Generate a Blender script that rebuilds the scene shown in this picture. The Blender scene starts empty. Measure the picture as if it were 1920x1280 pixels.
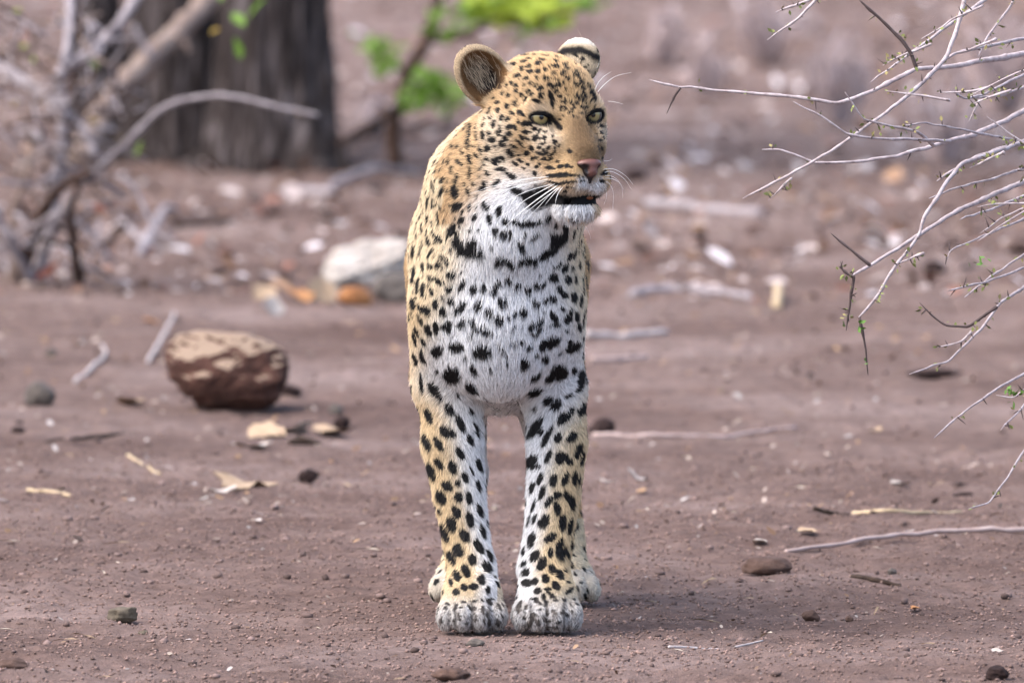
import bpy, bmesh, math, random
import numpy as np
from mathutils import Vector, Matrix
from mathutils.bvhtree import BVHTree

scene = bpy.context.scene
COL = scene.collection
R = math.radians

# ------------------------------------------------------------------ camera
CAM = np.array([0.0, -16.7, 1.4])
PITCH = R(3.35)
LENS = 400.0
cam_data = bpy.data.cameras.new('camera')
cam_data.lens = LENS
cam_data.sensor_width = 36.0
cam_data.clip_start = 0.5
cam_data.clip_end = 2000.0
cam_data.dof.use_dof = True
cam_data.dof.focus_distance = 16.68
cam_data.dof.aperture_fstop = 8.5
cam = bpy.data.objects.new('camera', cam_data)
COL.objects.link(cam)
cam.location = CAM
cam.rotation_euler = (R(90) - PITCH, 0, 0)
scene.camera = cam

# ------------------------------------------------------------------ sky and sun (bright overcast)
SUN_EL, SUN_AZ = R(55), R(-112)          # azimuth measured from the far side (+Y) towards +X
world = bpy.data.worlds.new('World')
scene.world = world
world.use_nodes = True
wn = world.node_tree
bg = wn.nodes['Background']
sky = wn.nodes.new('ShaderNodeTexSky')
sky.sky_type = 'NISHITA'
sky.sun_disc = False
sky.sun_elevation = SUN_EL
sky.sun_rotation = SUN_AZ
sky.dust_density = 4.0
sky.air_density = 1.0
wn.links.new(sky.outputs[0], bg.inputs[0])
bg.inputs[1].default_value = 0.15
sun = bpy.data.lights.new('sun', 'SUN')
sun.energy = 0.9
sun.angle = R(70)
sun.color = (1.0, 0.97, 0.93)
sun_ob = bpy.data.objects.new('sun', sun)
COL.objects.link(sun_ob)
sd = Vector((math.sin(SUN_AZ) * math.cos(SUN_EL), math.cos(SUN_AZ) * math.cos(SUN_EL), math.sin(SUN_EL)))
sun_ob.rotation_euler = sd.to_track_quat('Z', 'Y').to_euler()
sun_ob.location = (0, 0, 20)
scene.view_settings.view_transform = 'Standard'
scene.view_settings.look = 'None'
scene.view_settings.gamma = 1.0
scene.view_settings.exposure = 1.74
scene.view_settings.use_curve_mapping = False
scene.cycles.max_bounces = 8
scene.cycles.transparent_max_bounces = 8

# ------------------------------------------------------------------ helpers
FPX = LENS / 36.0 * 1920.0
UPV = np.array([0, math.sin(PITCH), math.cos(PITCH)])
FWD = np.array([0, math.cos(PITCH), -math.sin(PITCH)])


def ray(px, py):
    return np.array([(px - 960) / FPX, 0, 0]) + UPV * ((640 - py) / FPX) + FWD


def at(px, py, y):
    """world point on the sight line of a photo position, at depth y"""
    d = ray(px, py)
    return CAM + d * ((y - CAM[1]) / d[1])


def on_ground(px, py, z=0.0):
    d = ray(px, py)
    return CAM + d * ((z - CAM[2]) / d[2])


def project(P):
    q = np.asarray(P, float) - CAM
    z = q @ FWD
    return 960 + FPX * q[..., 0] / z, 640 - FPX * (q @ UPV) / z


def tag(o, label=None, cat=None, group=None, kind=None):
    if label: o['label'] = label
    if cat: o['category'] = cat
    if group: o['group'] = group
    if kind: o['kind'] = kind
    return o


def link(name, data, parent=None, loc=None):
    o = bpy.data.objects.new(name, data)
    COL.objects.link(o)
    if parent: o.parent = parent
    if loc is not None: o.location = loc
    return o


def mesh_np(name, V, F, smooth=True, mats=()):
    """fast mesh from arrays; F is (n,3) or (n,4)"""
    V = np.asarray(V, np.float32); F = np.asarray(F, np.int32)
    m = bpy.data.meshes.new(name)
    m.vertices.add(len(V)); m.vertices.foreach_set('co', V.ravel())
    k = F.shape[1]
    m.loops.add(F.size); m.loops.foreach_set('vertex_index', F.ravel())
    m.polygons.add(len(F))
    m.polygons.foreach_set('loop_start', np.arange(0, F.size, k, dtype=np.int32))
    m.update(calc_edges=True); m.validate()
    if smooth: m.polygons.foreach_set('use_smooth', np.ones(len(m.polygons), bool))
    for mt in mats: m.materials.append(mt)
    return m


def tube(points, radii, sides=6, cap=True):
    """tapered tube along a polyline -> V, F (quads, tips closed to a point ring)"""
    P = np.asarray(points, float); n = len(P)
    rad = np.broadcast_to(np.asarray(radii, float), (n,))
    T = np.gradient(P, axis=0); T /= np.linalg.norm(T, axis=1)[:, None] + 1e-12
    ref = np.array([0, 0, 1.0]) if abs(T[0][2]) < 0.9 else np.array([1.0, 0, 0])
    N = np.cross(T, ref); N /= np.linalg.norm(N, axis=1)[:, None] + 1e-12
    B = np.cross(T, N)
    a = np.linspace(0, 2 * math.pi, sides, endpoint=False)
    V = (P[:, None, :] + rad[:, None, None] * (np.cos(a)[None, :, None] * N[:, None, :] + np.sin(a)[None, :, None] * B[:, None, :])).reshape(-1, 3)
    F = []
    for i in range(n - 1):
        for j in range(sides):
            j2 = (j + 1) % sides
            F.append((i * sides + j, i * sides + j2, (i + 1) * sides + j2, (i + 1) * sides + j))
    if cap:
        V = np.vstack([V, P[0] - T[0] * rad[0] * .6, P[-1] + T[-1] * rad[-1] * .6])
        a0, a1 = len(V) - 2, len(V) - 1
        for j in range(sides):
            j2 = (j + 1) % sides
            F.append((a0, a0, j2, j)[1:] + (a0,) if False else (j, a0, a0, j2))
            F.append(((n - 1) * sides + j, (n - 1) * sides + j2, a1, a1))
    return V, F


class Geo:
    """collects polygons for one mesh"""
    def __init__(s): s.V = []; s.F = []; s.n = 0
    def add(s, V, F):
        V = np.asarray(V, float)
        for f in F:
            g = []
            for i in f:
                if (i + s.n) not in g: g.append(i + s.n)
            if len(g) > 2: s.F.append(g)
        s.V.append(V); s.n += len(V); return s
    def mesh(s, name, mat=None, smooth=True):
        m = bpy.data.meshes.new(name)
        m.from_pydata(np.vstack(s.V).tolist(), [], s.F)
        if smooth: m.polygons.foreach_set('use_smooth', [True] * len(m.polygons))
        if mat: m.materials.append(mat)
        m.update(); return m


def smooth_line(pts, n):
    """Catmull-Rom through the points"""
    P = np.asarray(pts, float)
    P = np.vstack([2 * P[0] - P[1], P, 2 * P[-1] - P[-2]])
    out = []
    for t in np.linspace(0, len(P) - 3 - 1e-6, n):
        i = int(t); f = t - i
        a, b, c, d = P[i:i + 4]
        out.append(.5 * ((2 * b) + (c - a) * f + (2 * a - 5 * b + 4 * c - d) * f * f + (3 * b - a - 3 * c + d) * f ** 3))
    return np.array(out)


def noise3(P, freq=1.0, seed=0, octaves=3):
    """cheap smooth pseudo-noise in about -1..1: sums of rotated sines"""
    rs = np.random.RandomState(seed)
    P = np.asarray(P, float); out = np.zeros(P.shape[:-1]); amp = 1.0; tot = 0
    for o in range(octaves):
        f = freq * 2.0 ** o; s = 0
        for k in range(4):
            d = rs.normal(size=P.shape[-1]); d /= np.linalg.norm(d)
            d2 = rs.normal(size=P.shape[-1]); d2 /= np.linalg.norm(d2)
            s = s + np.sin(P @ d * f * 6.28 + rs.uniform(0, 6.28) + 1.7 * np.sin(P @ d2 * f * 3.9 + rs.uniform(0, 6.28)))
        out += amp * s / 2.6; tot += amp; amp *= .5
    return out / tot


# ------------------------------------------------------------------ materials
def material(name, rough=.8, spec=.3):
    m = bpy.data.materials.new(name); m.use_nodes = True
    b = m.node_tree.nodes['Principled BSDF']
    b.inputs['Roughness'].default_value = rough
    b.inputs['Specular IOR Level'].default_value = spec
    return m, m.node_tree, b


def nd(t, kind, **kw):
    n = t.nodes.new(kind)
    for k, v in kw.items():
        if k.startswith('i_'):
            key = k[2:].replace('_', ' ')
            n.inputs[int(key) if key.isdigit() else key].default_value = v
        else: setattr(n, k, v)
    return n


def ramp(t, stops, fac, interp='LINEAR'):
    r = t.nodes.new('ShaderNodeValToRGB'); r.color_ramp.interpolation = interp
    e = r.color_ramp.elements
    while len(e) < len(stops): e.new(.5)
    for el, (p, c) in zip(e, stops):
        el.position = p; el.color = (*c, 1) if len(c) == 3 else c
    t.links.new(fac, r.inputs[0]); return r


def noise_material(name, c1, c2, scale=20, rough=.85, bump=.3, bump_scale=None, detail=6, dist=.002, c3=None, coord='Object', stretch=None):
    """two or three tones of one material mixed by noise, with fine relief"""
    m, t, b = material(name, rough, .25)
    tc = nd(t, 'ShaderNodeTexCoord')
    src = tc.outputs[coord]
    if stretch:
        mp = nd(t, 'ShaderNodeMapping'); mp.inputs['Scale'].default_value = stretch
        t.links.new(src, mp.inputs[0]); src = mp.outputs[0]
    n1 = nd(t, 'ShaderNodeTexNoise', i_Scale=scale, i_Detail=detail, i_Roughness=.65)
    t.links.new(src, n1.inputs['Vector'])
    st = [(.3, c1), (.7, c2)] if c3 is None else [(.25, c1), (.5, c2), (.75, c3)]
    r = ramp(t, st, n1.outputs[0])
    t.links.new(r.outputs[0], b.inputs['Base Color'])
    n2 = nd(t, 'ShaderNodeTexNoise', i_Scale=bump_scale or scale * 3, i_Detail=5, i_Roughness=.7)
    t.links.new(src, n2.inputs['Vector'])
    bp = nd(t, 'ShaderNodeBump', i_Strength=bump, i_Distance=dist)
    t.links.new(n2.outputs[0], bp.inputs['Height']); t.links.new(bp.outputs[0], b.inputs['Normal'])
    return m


def attr_material(name, attr='tone', rough=.85, spec=.2, bump=None):
    m, t, b = material(name, rough, spec)
    a = nd(t, 'ShaderNodeAttribute', attribute_name=attr)
    t.links.new(a.outputs['Color'], b.inputs['Base Color'])
    return m


# ------------------------------------------------------------------ signed-distance modelling
def smin(a, b, k):
    if k <= 0: return np.minimum(a, b)
    h = np.clip(.5 + .5 * (b - a) / k, 0, 1)
    return b + (a - b) * h - k * h * (1 - h)


def smax(a, b, k): return -smin(-a, -b, k)


def d_cone(p, a, ra, b, rb):
    a = np.asarray(a, np.float32); b = np.asarray(b, np.float32); ab = b - a
    t = np.clip(((p - a) @ ab) / (ab @ ab), 0, 1)
    return np.linalg.norm(p - a - t[:, None] * ab, axis=1) - (ra + (rb - ra) * t)


def d_ell(p, c, r, M=None):
    q = p - np.asarray(c, np.float32)
    if M is not None: q = q @ M          # columns of M are the ellipsoid's axes
    r = np.asarray(r, np.float32)
    k0 = np.linalg.norm(q / r, axis=1); k1 = np.linalg.norm(q / (r * r), axis=1) + 1e-9
    return k0 * (k0 - 1) / k1


def surface_nets(f, lo, hi, h, band=4):
    """f(points)->distance; evaluated densely only close to the surface; returns verts, quads"""
    lo = np.asarray(lo, float); hi = np.asarray(hi, float)
    nc = np.ceil((hi - lo) / (h * band)).astype(int); n = nc * band
    g = [lo[i] + (np.arange(nc[i]) + .5) * h * band for i in range(3)]
    X = np.stack(np.meshgrid(*g, indexing='ij'), -1).reshape(-1, 3).astype(np.float32)
    dc = f(X).reshape(nc)
    near = np.abs(dc) < h * band * 1.35
    D = np.repeat(np.repeat(np.repeat(np.where(dc < 0, -1.0, 1.0).astype(np.float32), band, 0), band, 1), band, 2)
    bi = np.argwhere(near)
    off = np.stack(np.meshgrid(*[np.arange(band)] * 3, indexing='ij'), -1).reshape(-1, 3)
    idx = (bi[:, None, :] * band + off[None]).reshape(-1, 3)
    P = (lo + (idx + .5) * h).astype(np.float32)
    vals = np.concatenate([f(P[i:i + 400000]) for i in range(0, len(P), 400000)])
    D[idx[:, 0], idx[:, 1], idx[:, 2]] = vals
    S = D < 0
    cnt = np.zeros(tuple(n - 1), np.int8)
    for i in (0, 1):
        for j in (0, 1):
            for k in (0, 1):
                cnt += S[i:n[0] - 1 + i, j:n[1] - 1 + j, k:n[2] - 1 + k]
    cells = np.argwhere((cnt > 0) & (cnt < 8))
    vid = np.full(tuple(n - 1), -1, np.int32); vid[cells[:, 0], cells[:, 1], cells[:, 2]] = np.arange(len(cells))
    acc = np.zeros((len(cells), 3)); num = np.zeros(len(cells))
    cor = [(i, j, k) for i in (0, 1) for j in (0, 1) for k in (0, 1)]
    for a in cor:
        for b in cor:
            if sum(abs(a[q] - b[q]) for q in range(3)) == 1 and a < b:
                da = D[cells[:, 0] + a[0], cells[:, 1] + a[1], cells[:, 2] + a[2]]
                db = D[cells[:, 0] + b[0], cells[:, 1] + b[1], cells[:, 2] + b[2]]
                m = (da < 0) != (db < 0)
                t = np.where(m, da / np.where(m, da - db, 1), 0)
                acc += np.where(m[:, None], np.array(a) + t[:, None] * (np.array(b) - np.array(a)), 0); num += m
    V = lo + (cells + acc / num[:, None] + .5) * h
    Q = []
    for ax in range(3):
        o1, o2 = [(1, 2), (2, 0), (0, 1)][ax]
        s0 = [slice(0, n[q] - 1) for q in range(3)]; s1 = list(s0); s1[ax] = slice(1, n[ax])
        A = S[tuple(s0)]; B = S[tuple(s1)]
        e = np.argwhere(A != B)
        e = e[(e[:, o1] > 0) & (e[:, o2] > 0)]
        u1 = np.zeros(3, int); u1[o1] = 1; u2 = np.zeros(3, int); u2[o2] = 1
        q = [e, e - u1, e - u1 - u2, e - u2]
        q = np.stack([vid[z[:, 0], z[:, 1], z[:, 2]] for z in q], 1)
        fl = A[e[:, 0], e[:, 1], e[:, 2]]
        q = np.where(fl[:, None], q, q[:, ::-1])
        Q.append(q[(q >= 0).all(1)])
    return V, np.vstack(Q)
# ------------------------------------------------------------------ ground: bare reddish-brown soil
def value_noise(X, Y, cell, seed):
    r = np.random.RandomState(seed).rand(256, 256).astype(np.float32)
    x = X / cell; y = Y / cell
    i = np.floor(x).astype(int); j = np.floor(y).astype(int)
    u = x - i; v = y - j; u = u * u * (3 - 2 * u); v = v * v * (3 - 2 * v)
    i0, i1, j0, j1 = i & 255, (i + 1) & 255, j & 255, (j + 1) & 255
    return (r[i0, j0] * (1 - u) + r[i1, j0] * u) * (1 - v) + (r[i0, j1] * (1 - u) + r[i1, j1] * u) * v - .5


def ground_height(X, Y):
    h = .030 * value_noise(X, Y, 1.9, 1) + .018 * value_noise(X, Y, .55, 2) + .010 * value_noise(X, Y, .16, 3)
    h += .012 * value_noise(X, Y, .055, 4) + .009 * value_noise(X, Y, .026, 6)
    calm = np.exp(-((X + .02) / .28) ** 2 - ((Y - .2) / .55) ** 2)
    h = h * (1 - .8 * calm)
    return h - .004


def grow(a, b, step, ratio):
    out = [a]
    while out[-1] < b:
        out.append(out[-1] + step); step *= ratio
    return out


gx = np.arange(-1.35, 1.3501, .016)
gx = np.concatenate([-np.array(grow(1.366, 700, .03, 1.13))[::-1], gx, np.array(grow(1.366, 700, .03, 1.13))])
gy = np.concatenate([-np.array(grow(6.0, 60, .06, 1.2))[::-1], np.arange(-5.985, 3, .015), np.arange(3, 14, .035), np.array(grow(14, 900, .06, 1.03))])
GX, GY = np.meshgrid(gx, gy, indexing='ij')
GZ = ground_height(GX, GY)
nx, ny = GX.shape
ii = np.arange(nx * ny).reshape(nx, ny)
GF = np.stack([ii[:-1, :-1], ii[1:, :-1], ii[1:, 1:], ii[:-1, 1:]], -1).reshape(-1, 4)
soil, st_, sb = material('soil', .95, .1)
tc = nd(st_, 'ShaderNodeTexCoord')
nA = nd(st_, 'ShaderNodeTexNoise', i_Scale=1.1, i_Detail=5.0, i_Roughness=.6)
nB = nd(st_, 'ShaderNodeTexNoise', i_Scale=26.0, i_Detail=8.0, i_Roughness=.75)
nC = nd(st_, 'ShaderNodeTexNoise', i_Scale=140.0, i_Detail=5.0, i_Roughness=.7)
for n in (nA, nB, nC): st_.links.new(tc.outputs['Object'], n.inputs['Vector'])
rA = ramp(st_, [(.34, (.104, .066, .056)), (.50, (.160, .109, .095)), (.66, (.225, .165, .150))], nA.outputs[0])
rB = ramp(st_, [(.25, (.45, .42, .40)), (.5, (.95, .95, .95)), (.72, (1.45, 1.42, 1.40))], nB.outputs[0])
mxs = nd(st_, 'ShaderNodeMixRGB', blend_type='MULTIPLY'); mxs.inputs[0].default_value = .8
st_.links.new(rA.outputs[0], mxs.inputs[1]); st_.links.new(rB.outputs[0], mxs.inputs[2])
rC = ramp(st_, [(.66, (0, 0, 0)), (.74, (1, 1, 1))], nC.outputs[0])
mxp = nd(st_, 'ShaderNodeMixRGB'); mxp.inputs[2].default_value = (.26, .21, .19, 1)
mfc = nd(st_, 'ShaderNodeMath', operation='MULTIPLY'); mfc.inputs[1].default_value = .35
st_.links.new(rC.outputs[0], mfc.inputs[0]); st_.links.new(mfc.outputs[0], mxp.inputs[0]); st_.links.new(mxs.outputs[0], mxp.inputs[1])
st_.links.new(mxp.outputs[0], sb.inputs['Base Color'])
b1 = nd(st_, 'ShaderNodeBump', i_Strength=.9, i_Distance=.014)
b2 = nd(st_, 'ShaderNodeBump', i_Strength=.9, i_Distance=.0045)
st_.links.new(nB.outputs[0], b1.inputs['Height']); st_.links.new(nC.outputs[0], b2.inputs['Height'])
st_.links.new(b1.outputs[0], b2.inputs['Normal']); st_.links.new(b2.outputs[0], sb.inputs['Normal'])
ground = link('ground', mesh_np('ground', np.stack([GX, GY, GZ], -1).reshape(-1, 3), GF, True, [soil]))
tag(ground, kind='structure')


def ground_at(px, py):
    """where the sight line of a photo position meets the soil"""
    p = on_ground(px, py)
    p[2] = float(ground_height(np.array([p[0]]), np.array([p[1]]))[0])
    return p


def metres(px, y):
    return px * (y - CAM[1]) / FPX


# crumbs of soil and fine gravel
rg = np.random.RandomState(3)
OCT_V = np.array([(1, 0, 0), (-1, 0, 0), (0, 1, 0), (0, -1, 0), (0, 0, 1), (0, 0, -1.0)])
OCT_F = np.array([(0, 2, 4), (2, 1, 4), (1, 3, 4), (3, 0, 4), (2, 0, 5), (1, 2, 5), (3, 1, 5), (0, 3, 5)])
_b = bmesh.new(); bmesh.ops.create_icosphere(_b, subdivisions=1, radius=1.0)
ICO_V = np.array([v.co[:] for v in _b.verts]); ICO_F = np.array([[v.index for v in f.verts] for f in _b.faces]); _b.free()


def scatter_mesh(name, P, S, base_v, base_f, cols, mat, flat=.7, jitter=.35, sink=.25):
    n = len(P)
    a = rg.rand(n) * 6.283
    V = base_v[None] * (1 + jitter * rg.normal(size=(n, len(base_v), 1)) * .6)
    V = V * S[:, None, None] * np.stack([rg.uniform(.8, 1.3, n), rg.uniform(.7, 1.1, n), np.full(n, flat) * rg.uniform(.7, 1.2, n)], 1)[:, None, :]
    ca, sa = np.cos(a)[:, None], np.sin(a)[:, None]
    V = np.stack([V[..., 0] * ca - V[..., 1] * sa, V[..., 0] * sa + V[..., 1] * ca, V[..., 2]], -1)
    V += P[:, None, :]; V[..., 2] += (S * flat * (1 - sink * 2))[:, None]
    F = (base_f[None] + (np.arange(n) * len(base_v))[:, None, None]).reshape(-1, 3)
    m = mesh_np(name, V.reshape(-1, 3), F, len(base_v) > 6, [mat])
    c = np.repeat(np.hstack([cols, np.ones((n, 1))])[:, None, :], len(base_v), 1)
    at_ = m.color_attributes.new('tone', 'FLOAT_COLOR', 'POINT')
    at_.data.foreach_set('color', c.astype(np.float32).ravel())
    return m


def scatter_points(n, y0, y1, power=1.0, margin=1.6):
    """denser close to the camera; inside the field of view with a margin"""
    u = rg.rand(n) ** power
    Y = y0 + (y1 - y0) * u
    half = (Y - CAM[1]) * 960 / FPX * margin + .15
    X = rg.uniform(-1, 1, n) * half
    return np.stack([X, Y, ground_height(X, Y)], 1)


crumb_m = attr_material('crumbs', 'tone', .95, .1)
P = scatter_points(145000, -5.2, 4.0, 1.25)
S = .0011 + .0028 * rg.rand(len(P)) ** 2.5
tone = np.array([.185, .125, .108]) * rg.uniform(.5, 1.5, (len(P), 1))
o = link('soil_crumbs', scatter_mesh('soil_crumbs', P, S, OCT_V, OCT_F, tone, crumb_m))
tag(o, 'fine dark reddish crumbs of loose soil covering the bare ground', 'soil', kind='stuff')
P = scatter_points(7500, -5.0, 16.0, 1.4)
S = .0025 + .006 * rg.rand(len(P)) ** 4
tone = np.array([.125, .088, .080]) * rg.uniform(.5, 1.7, (len(P), 1))
o = link('gravel', scatter_mesh('gravel', P, S, ICO_V, ICO_F, tone, crumb_m, .65, .25))
tag(o, 'small brown gravel and clods strewn over the soil', 'gravel', kind='stuff')


# dry leaf chips, bark flakes and straw bits: too many and too small to count
def chips(name, n, y0, y1, power, size, palette, label, long=1.0, tilt=.35, lift=.002):
    P = scatter_points(n, y0, y1, power)
    L = size[0] + (size[1] - size[0]) * rg.rand(n) ** 2.5
    Wd = L * rg.uniform(.3, .8, n) / long
    a = rg.rand(n) * 6.283; tl = rg.normal(0, tilt, (n, 2))
    base = np.array([(-1, 0, 0), (-.4, -1, .25), (.4, -.9, .2), (1, 0, .1), (.45, .95, .3), (-.45, .9, .15)])
    V = np.stack([base[None, :, 0] * L[:, None] * .5, base[None, :, 1] * Wd[:, None] * .5 * rg.uniform(.6, 1.2, (n, 6)), base[None, :, 2] * L[:, None] * .3], -1)
    V[..., 2] += V[..., 0] * tl[:, :1] + V[..., 1] * tl[:, 1:]
    ca, sa = np.cos(a)[:, None], np.sin(a)[:, None]
    V = np.stack([V[..., 0] * ca - V[..., 1] * sa, V[..., 0] * sa + V[..., 1] * ca, V[..., 2]], -1)
    V += P[:, None, :]; V[..., 2] += lift - V[..., 2].min(1, keepdims=True) + P[:, 2:3]
    F = np.array([(0, 1, 5), (1, 2, 5), (2, 4, 5), (2, 3, 4)])
    F = (F[None] + (np.arange(n) * 6)[:, None, None]).reshape(-1, 3)
    pal = np.array([lin_(c) for c in palette]); c = pal[rg.randint(len(pal), size=n)] * rg.uniform(.5, 1.12, (n, 1))
    m = mesh_np(name, V.reshape(-1, 3), F, False, [crumb_m])
    at_ = m.color_attributes.new('tone', 'FLOAT_COLOR', 'POINT')
    at_.data.foreach_set('color', np.repeat(np.hstack([c, np.ones((n, 1))])[:, None, :], 6, 1).astype(np.float32).ravel())
    o = link(name, m); tag(o, label, 'litter', kind='stuff'); return o


def lin_(c):
    c = np.array(c) / 255.0
    return np.where(c <= .04045, c / 12.92, ((c + .055) / 1.055) ** 2.4)


chips('leaf_litter', 2600, -5.0, 3.0, 1.1, (.003, .012), [(146, 134, 126), (160, 146, 134), (136, 112, 92), (168, 160, 156), (120, 96, 78)], 'tiny pale flakes of dry leaf on the soil round the paws')
chips('leaf_litter', 7000, 1.5, 15.0, .85, (.004, .024), [(146, 132, 124), (156, 140, 130), (138, 112, 90), (162, 154, 150), (116, 92, 76)], 'pale dry leaf flakes lying behind the leopard')
chips('leaf_litter', 12000, 9.0, 42.0, 1.1, (.014, .075), [(160, 146, 142), (176, 162, 158), (150, 120, 98), (186, 178, 178), (84, 64, 54), (130, 92, 80), (72, 54, 48), (196, 188, 190), (110, 84, 68)], 'out-of-focus carpet of dry leaves and twigs under the trees', tilt=.28)
chips('straw_bits', 900, -5.0, 14.0, 1.1, (.012, .065), [(170, 150, 124), (150, 130, 106), (178, 166, 150)], 'thin pale bits of straw strewn over the soil', long=7.0, tilt=.08)
# ------------------------------------------------------------------ trees and bushes behind
def L3(r, g, b): return tuple(lin_((r, g, b)) * .62)


bark_dark = noise_material('bark_dark', L3(26, 20, 19), L3(82, 71, 69), 11, .95, 1.0, 22, 6, .04, L3(180, 168, 170), stretch=(3.4, 3.4, .28))
bark_grey = noise_material('bark_grey', L3(124, 114, 116), L3(170, 160, 164), 22, .9, .5, 60, 5, .004, L3(204, 194, 198))
bark_pink = noise_material('bark_pink', L3(118, 100, 92), L3(152, 132, 122), 12, .9, .5, 40, 5, .006, L3(176, 158, 146))
bark_brown = noise_material('bark_brown', L3(58, 42, 36), L3(88, 66, 56), 18, .95, .6, 50, 5, .004)
dead_wood = noise_material('dead_wood', L3(164, 150, 148), L3(204, 192, 190), 25, .9, .5, 70, 5, .003, L3(228, 220, 218), stretch=(1, 1, 1))


def leaf_material(name, c1, c2):
    m = noise_material(name, c1, c2, 60, .5, .2, 120, 3, .001)
    b = m.node_tree.nodes['Principled BSDF']
    b.inputs['Specular IOR Level'].default_value = .3
    # light passes through the blade
    t = m.node_tree; tr = nd(t, 'ShaderNodeBsdfTranslucent'); mixs = nd(t, 'ShaderNodeMixShader'); mixs.inputs[0].default_value = .4
    src = b.inputs['Base Color'].links[0].from_socket
    t.links.new(src, tr.inputs[0]); t.links.new(b.outputs[0], mixs.inputs[1]); t.links.new(tr.outputs[0], mixs.inputs[2])
    t.links.new(mixs.outputs[0], t.nodes['Material Output'].inputs[0])
    return m


leaf_green = leaf_material('leaf_green', L3(106, 150, 52), L3(150, 188, 80))
leaf_lime = leaf_material('leaf_lime', L3(178, 206, 60), L3(214, 228, 92))
leaf_yellow = leaf_material('leaf_yellow', L3(170, 140, 50), L3(190, 160, 70))
leaf_red = leaf_material('leaf_red', L3(150, 84, 66), L3(178, 110, 90))


def leaf_mesh(name, length, width, mat, fold=.25):
    """pointed oval blade with a midrib fold"""
    V = []; F = []
    n = 6
    for i in range(n + 1):
        t = i / n; w = width * .5 * math.sin(math.pi * min(1, t * .96 + .02)) ** .8; z = -.12 * length * t * t
        V += [(-w, t * length, z + abs(w) * fold), (0, t * length, z), (w, t * length, z + abs(w) * fold)]
    for i in range(n):
        a = i * 3
        F += [(a, a + 1, a + 4, a + 3), (a + 1, a + 2, a + 5, a + 4)]
    return Geo().add(V, F).mesh(name, mat)


def px_path(pts, ydepth, n=None):
    """points given as photo positions with their depth; smoothed"""
    P = [at(p[0], p[1], ydepth if np.isscalar(ydepth) else ydepth[i]) for i, p in enumerate(pts)]
    return smooth_line(P, n or max(8, 5 * len(P)))


def knotty(path, r0, r1, seed, amp=.12):
    r = np.random.RandomState(seed); n = len(path)
    rad = np.linspace(r0, r1, n) * (1 + amp * r.normal(size=n).clip(-1.5, 1.5))
    j = r.normal(size=path.shape) * np.linspace(r0, r1, n)[:, None] * .12
    j[0] = j[-1] = 0
    return path + j, rad


def branch(name, parent, pts, ydepth, w0, w1, mat, seed, n=None, sides=8):
    """w0/w1: thickness in photo pixels at both ends"""
    path = px_path(pts, ydepth, n)
    k = [metres(1, path[0][1]), metres(1, path[-1][1])]
    path, rad = knotty(path, w0 * k[0] * .5, w1 * k[1] * .5, seed)
    V, F = tube(path, rad, sides)
    return link(name, Geo().add(V, F).mesh(name, mat), parent)


def trunk_mesh(base, height, r0, r1, lean, seed, mat, roots=5, sides=96, rings=90):
    r = np.random.RandomState(seed)
    z = np.linspace(-.12, height, rings); th = np.linspace(0, 2 * math.pi, sides, endpoint=False)
    Z, T = np.meshgrid(z, th, indexing='ij')
    rad = r0 + (r1 - r0) * np.clip(Z / height, 0, 1)
    flare = np.exp(-np.clip(Z, 0, None) / .16)
    ph = r.rand(roots) * 6.28
    rad = rad * (1 + flare * (.25 + .30 * sum(np.exp(-((np.angle(np.exp(1j * (T - p)))) / .35) ** 2) for p in ph)))
    furrow = value_noise(T * 3.2 + .6 * value_noise(T * 2, Z, .5, seed + 9), Z * .55, .17, seed) + .6 * value_noise(T * 3.2, Z, .09, seed + 1)
    rad = rad * (1 + .24 * furrow)
    X = base[0] + np.cos(T) * rad + lean[0] * np.clip(Z, 0, None); Y = base[1] + np.sin(T) * rad + lean[1] * np.clip(Z, 0, None)
    V = np.stack([X, Y, Z + base[2]], -1).reshape(-1, 3)
    F = []
    for i in range(rings - 1):
        for j in range(sides):
            j2 = (j + 1) % sides
            F.append((i * sides + j, i * sides + j2, (i + 1) * sides + j2, (i + 1) * sides + j))
    return mesh_np('trunk', V, F, True, [mat])


def crown_mesh(center, radii, n, size, mat, seed):
    r = np.random.RandomState(seed)
    cl = r.normal(size=(38, 3)); cl /= np.linalg.norm(cl, axis=1)[:, None]; cl = cl * (r.rand(38, 1) ** .45) * radii
    P = cl[r.randint(38, size=n)] + r.normal(size=(n, 3)) * np.array(radii) * .16 + center
    d = r.normal(size=(n, 3)); d /= np.linalg.norm(d, axis=1)[:, None]
    e = np.cross(d, r.normal(size=(n, 3))); e /= np.linalg.norm(e, axis=1)[:, None]
    s = size * r.uniform(.6, 1.4, (n, 1))
    V = np.stack([P - d * s, P + e * s * .4, P + d * s, P - e * s * .4], 1).reshape(-1, 3)
    return mesh_np('crown', V, np.arange(4 * n).reshape(-1, 4), False, [mat])


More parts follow.
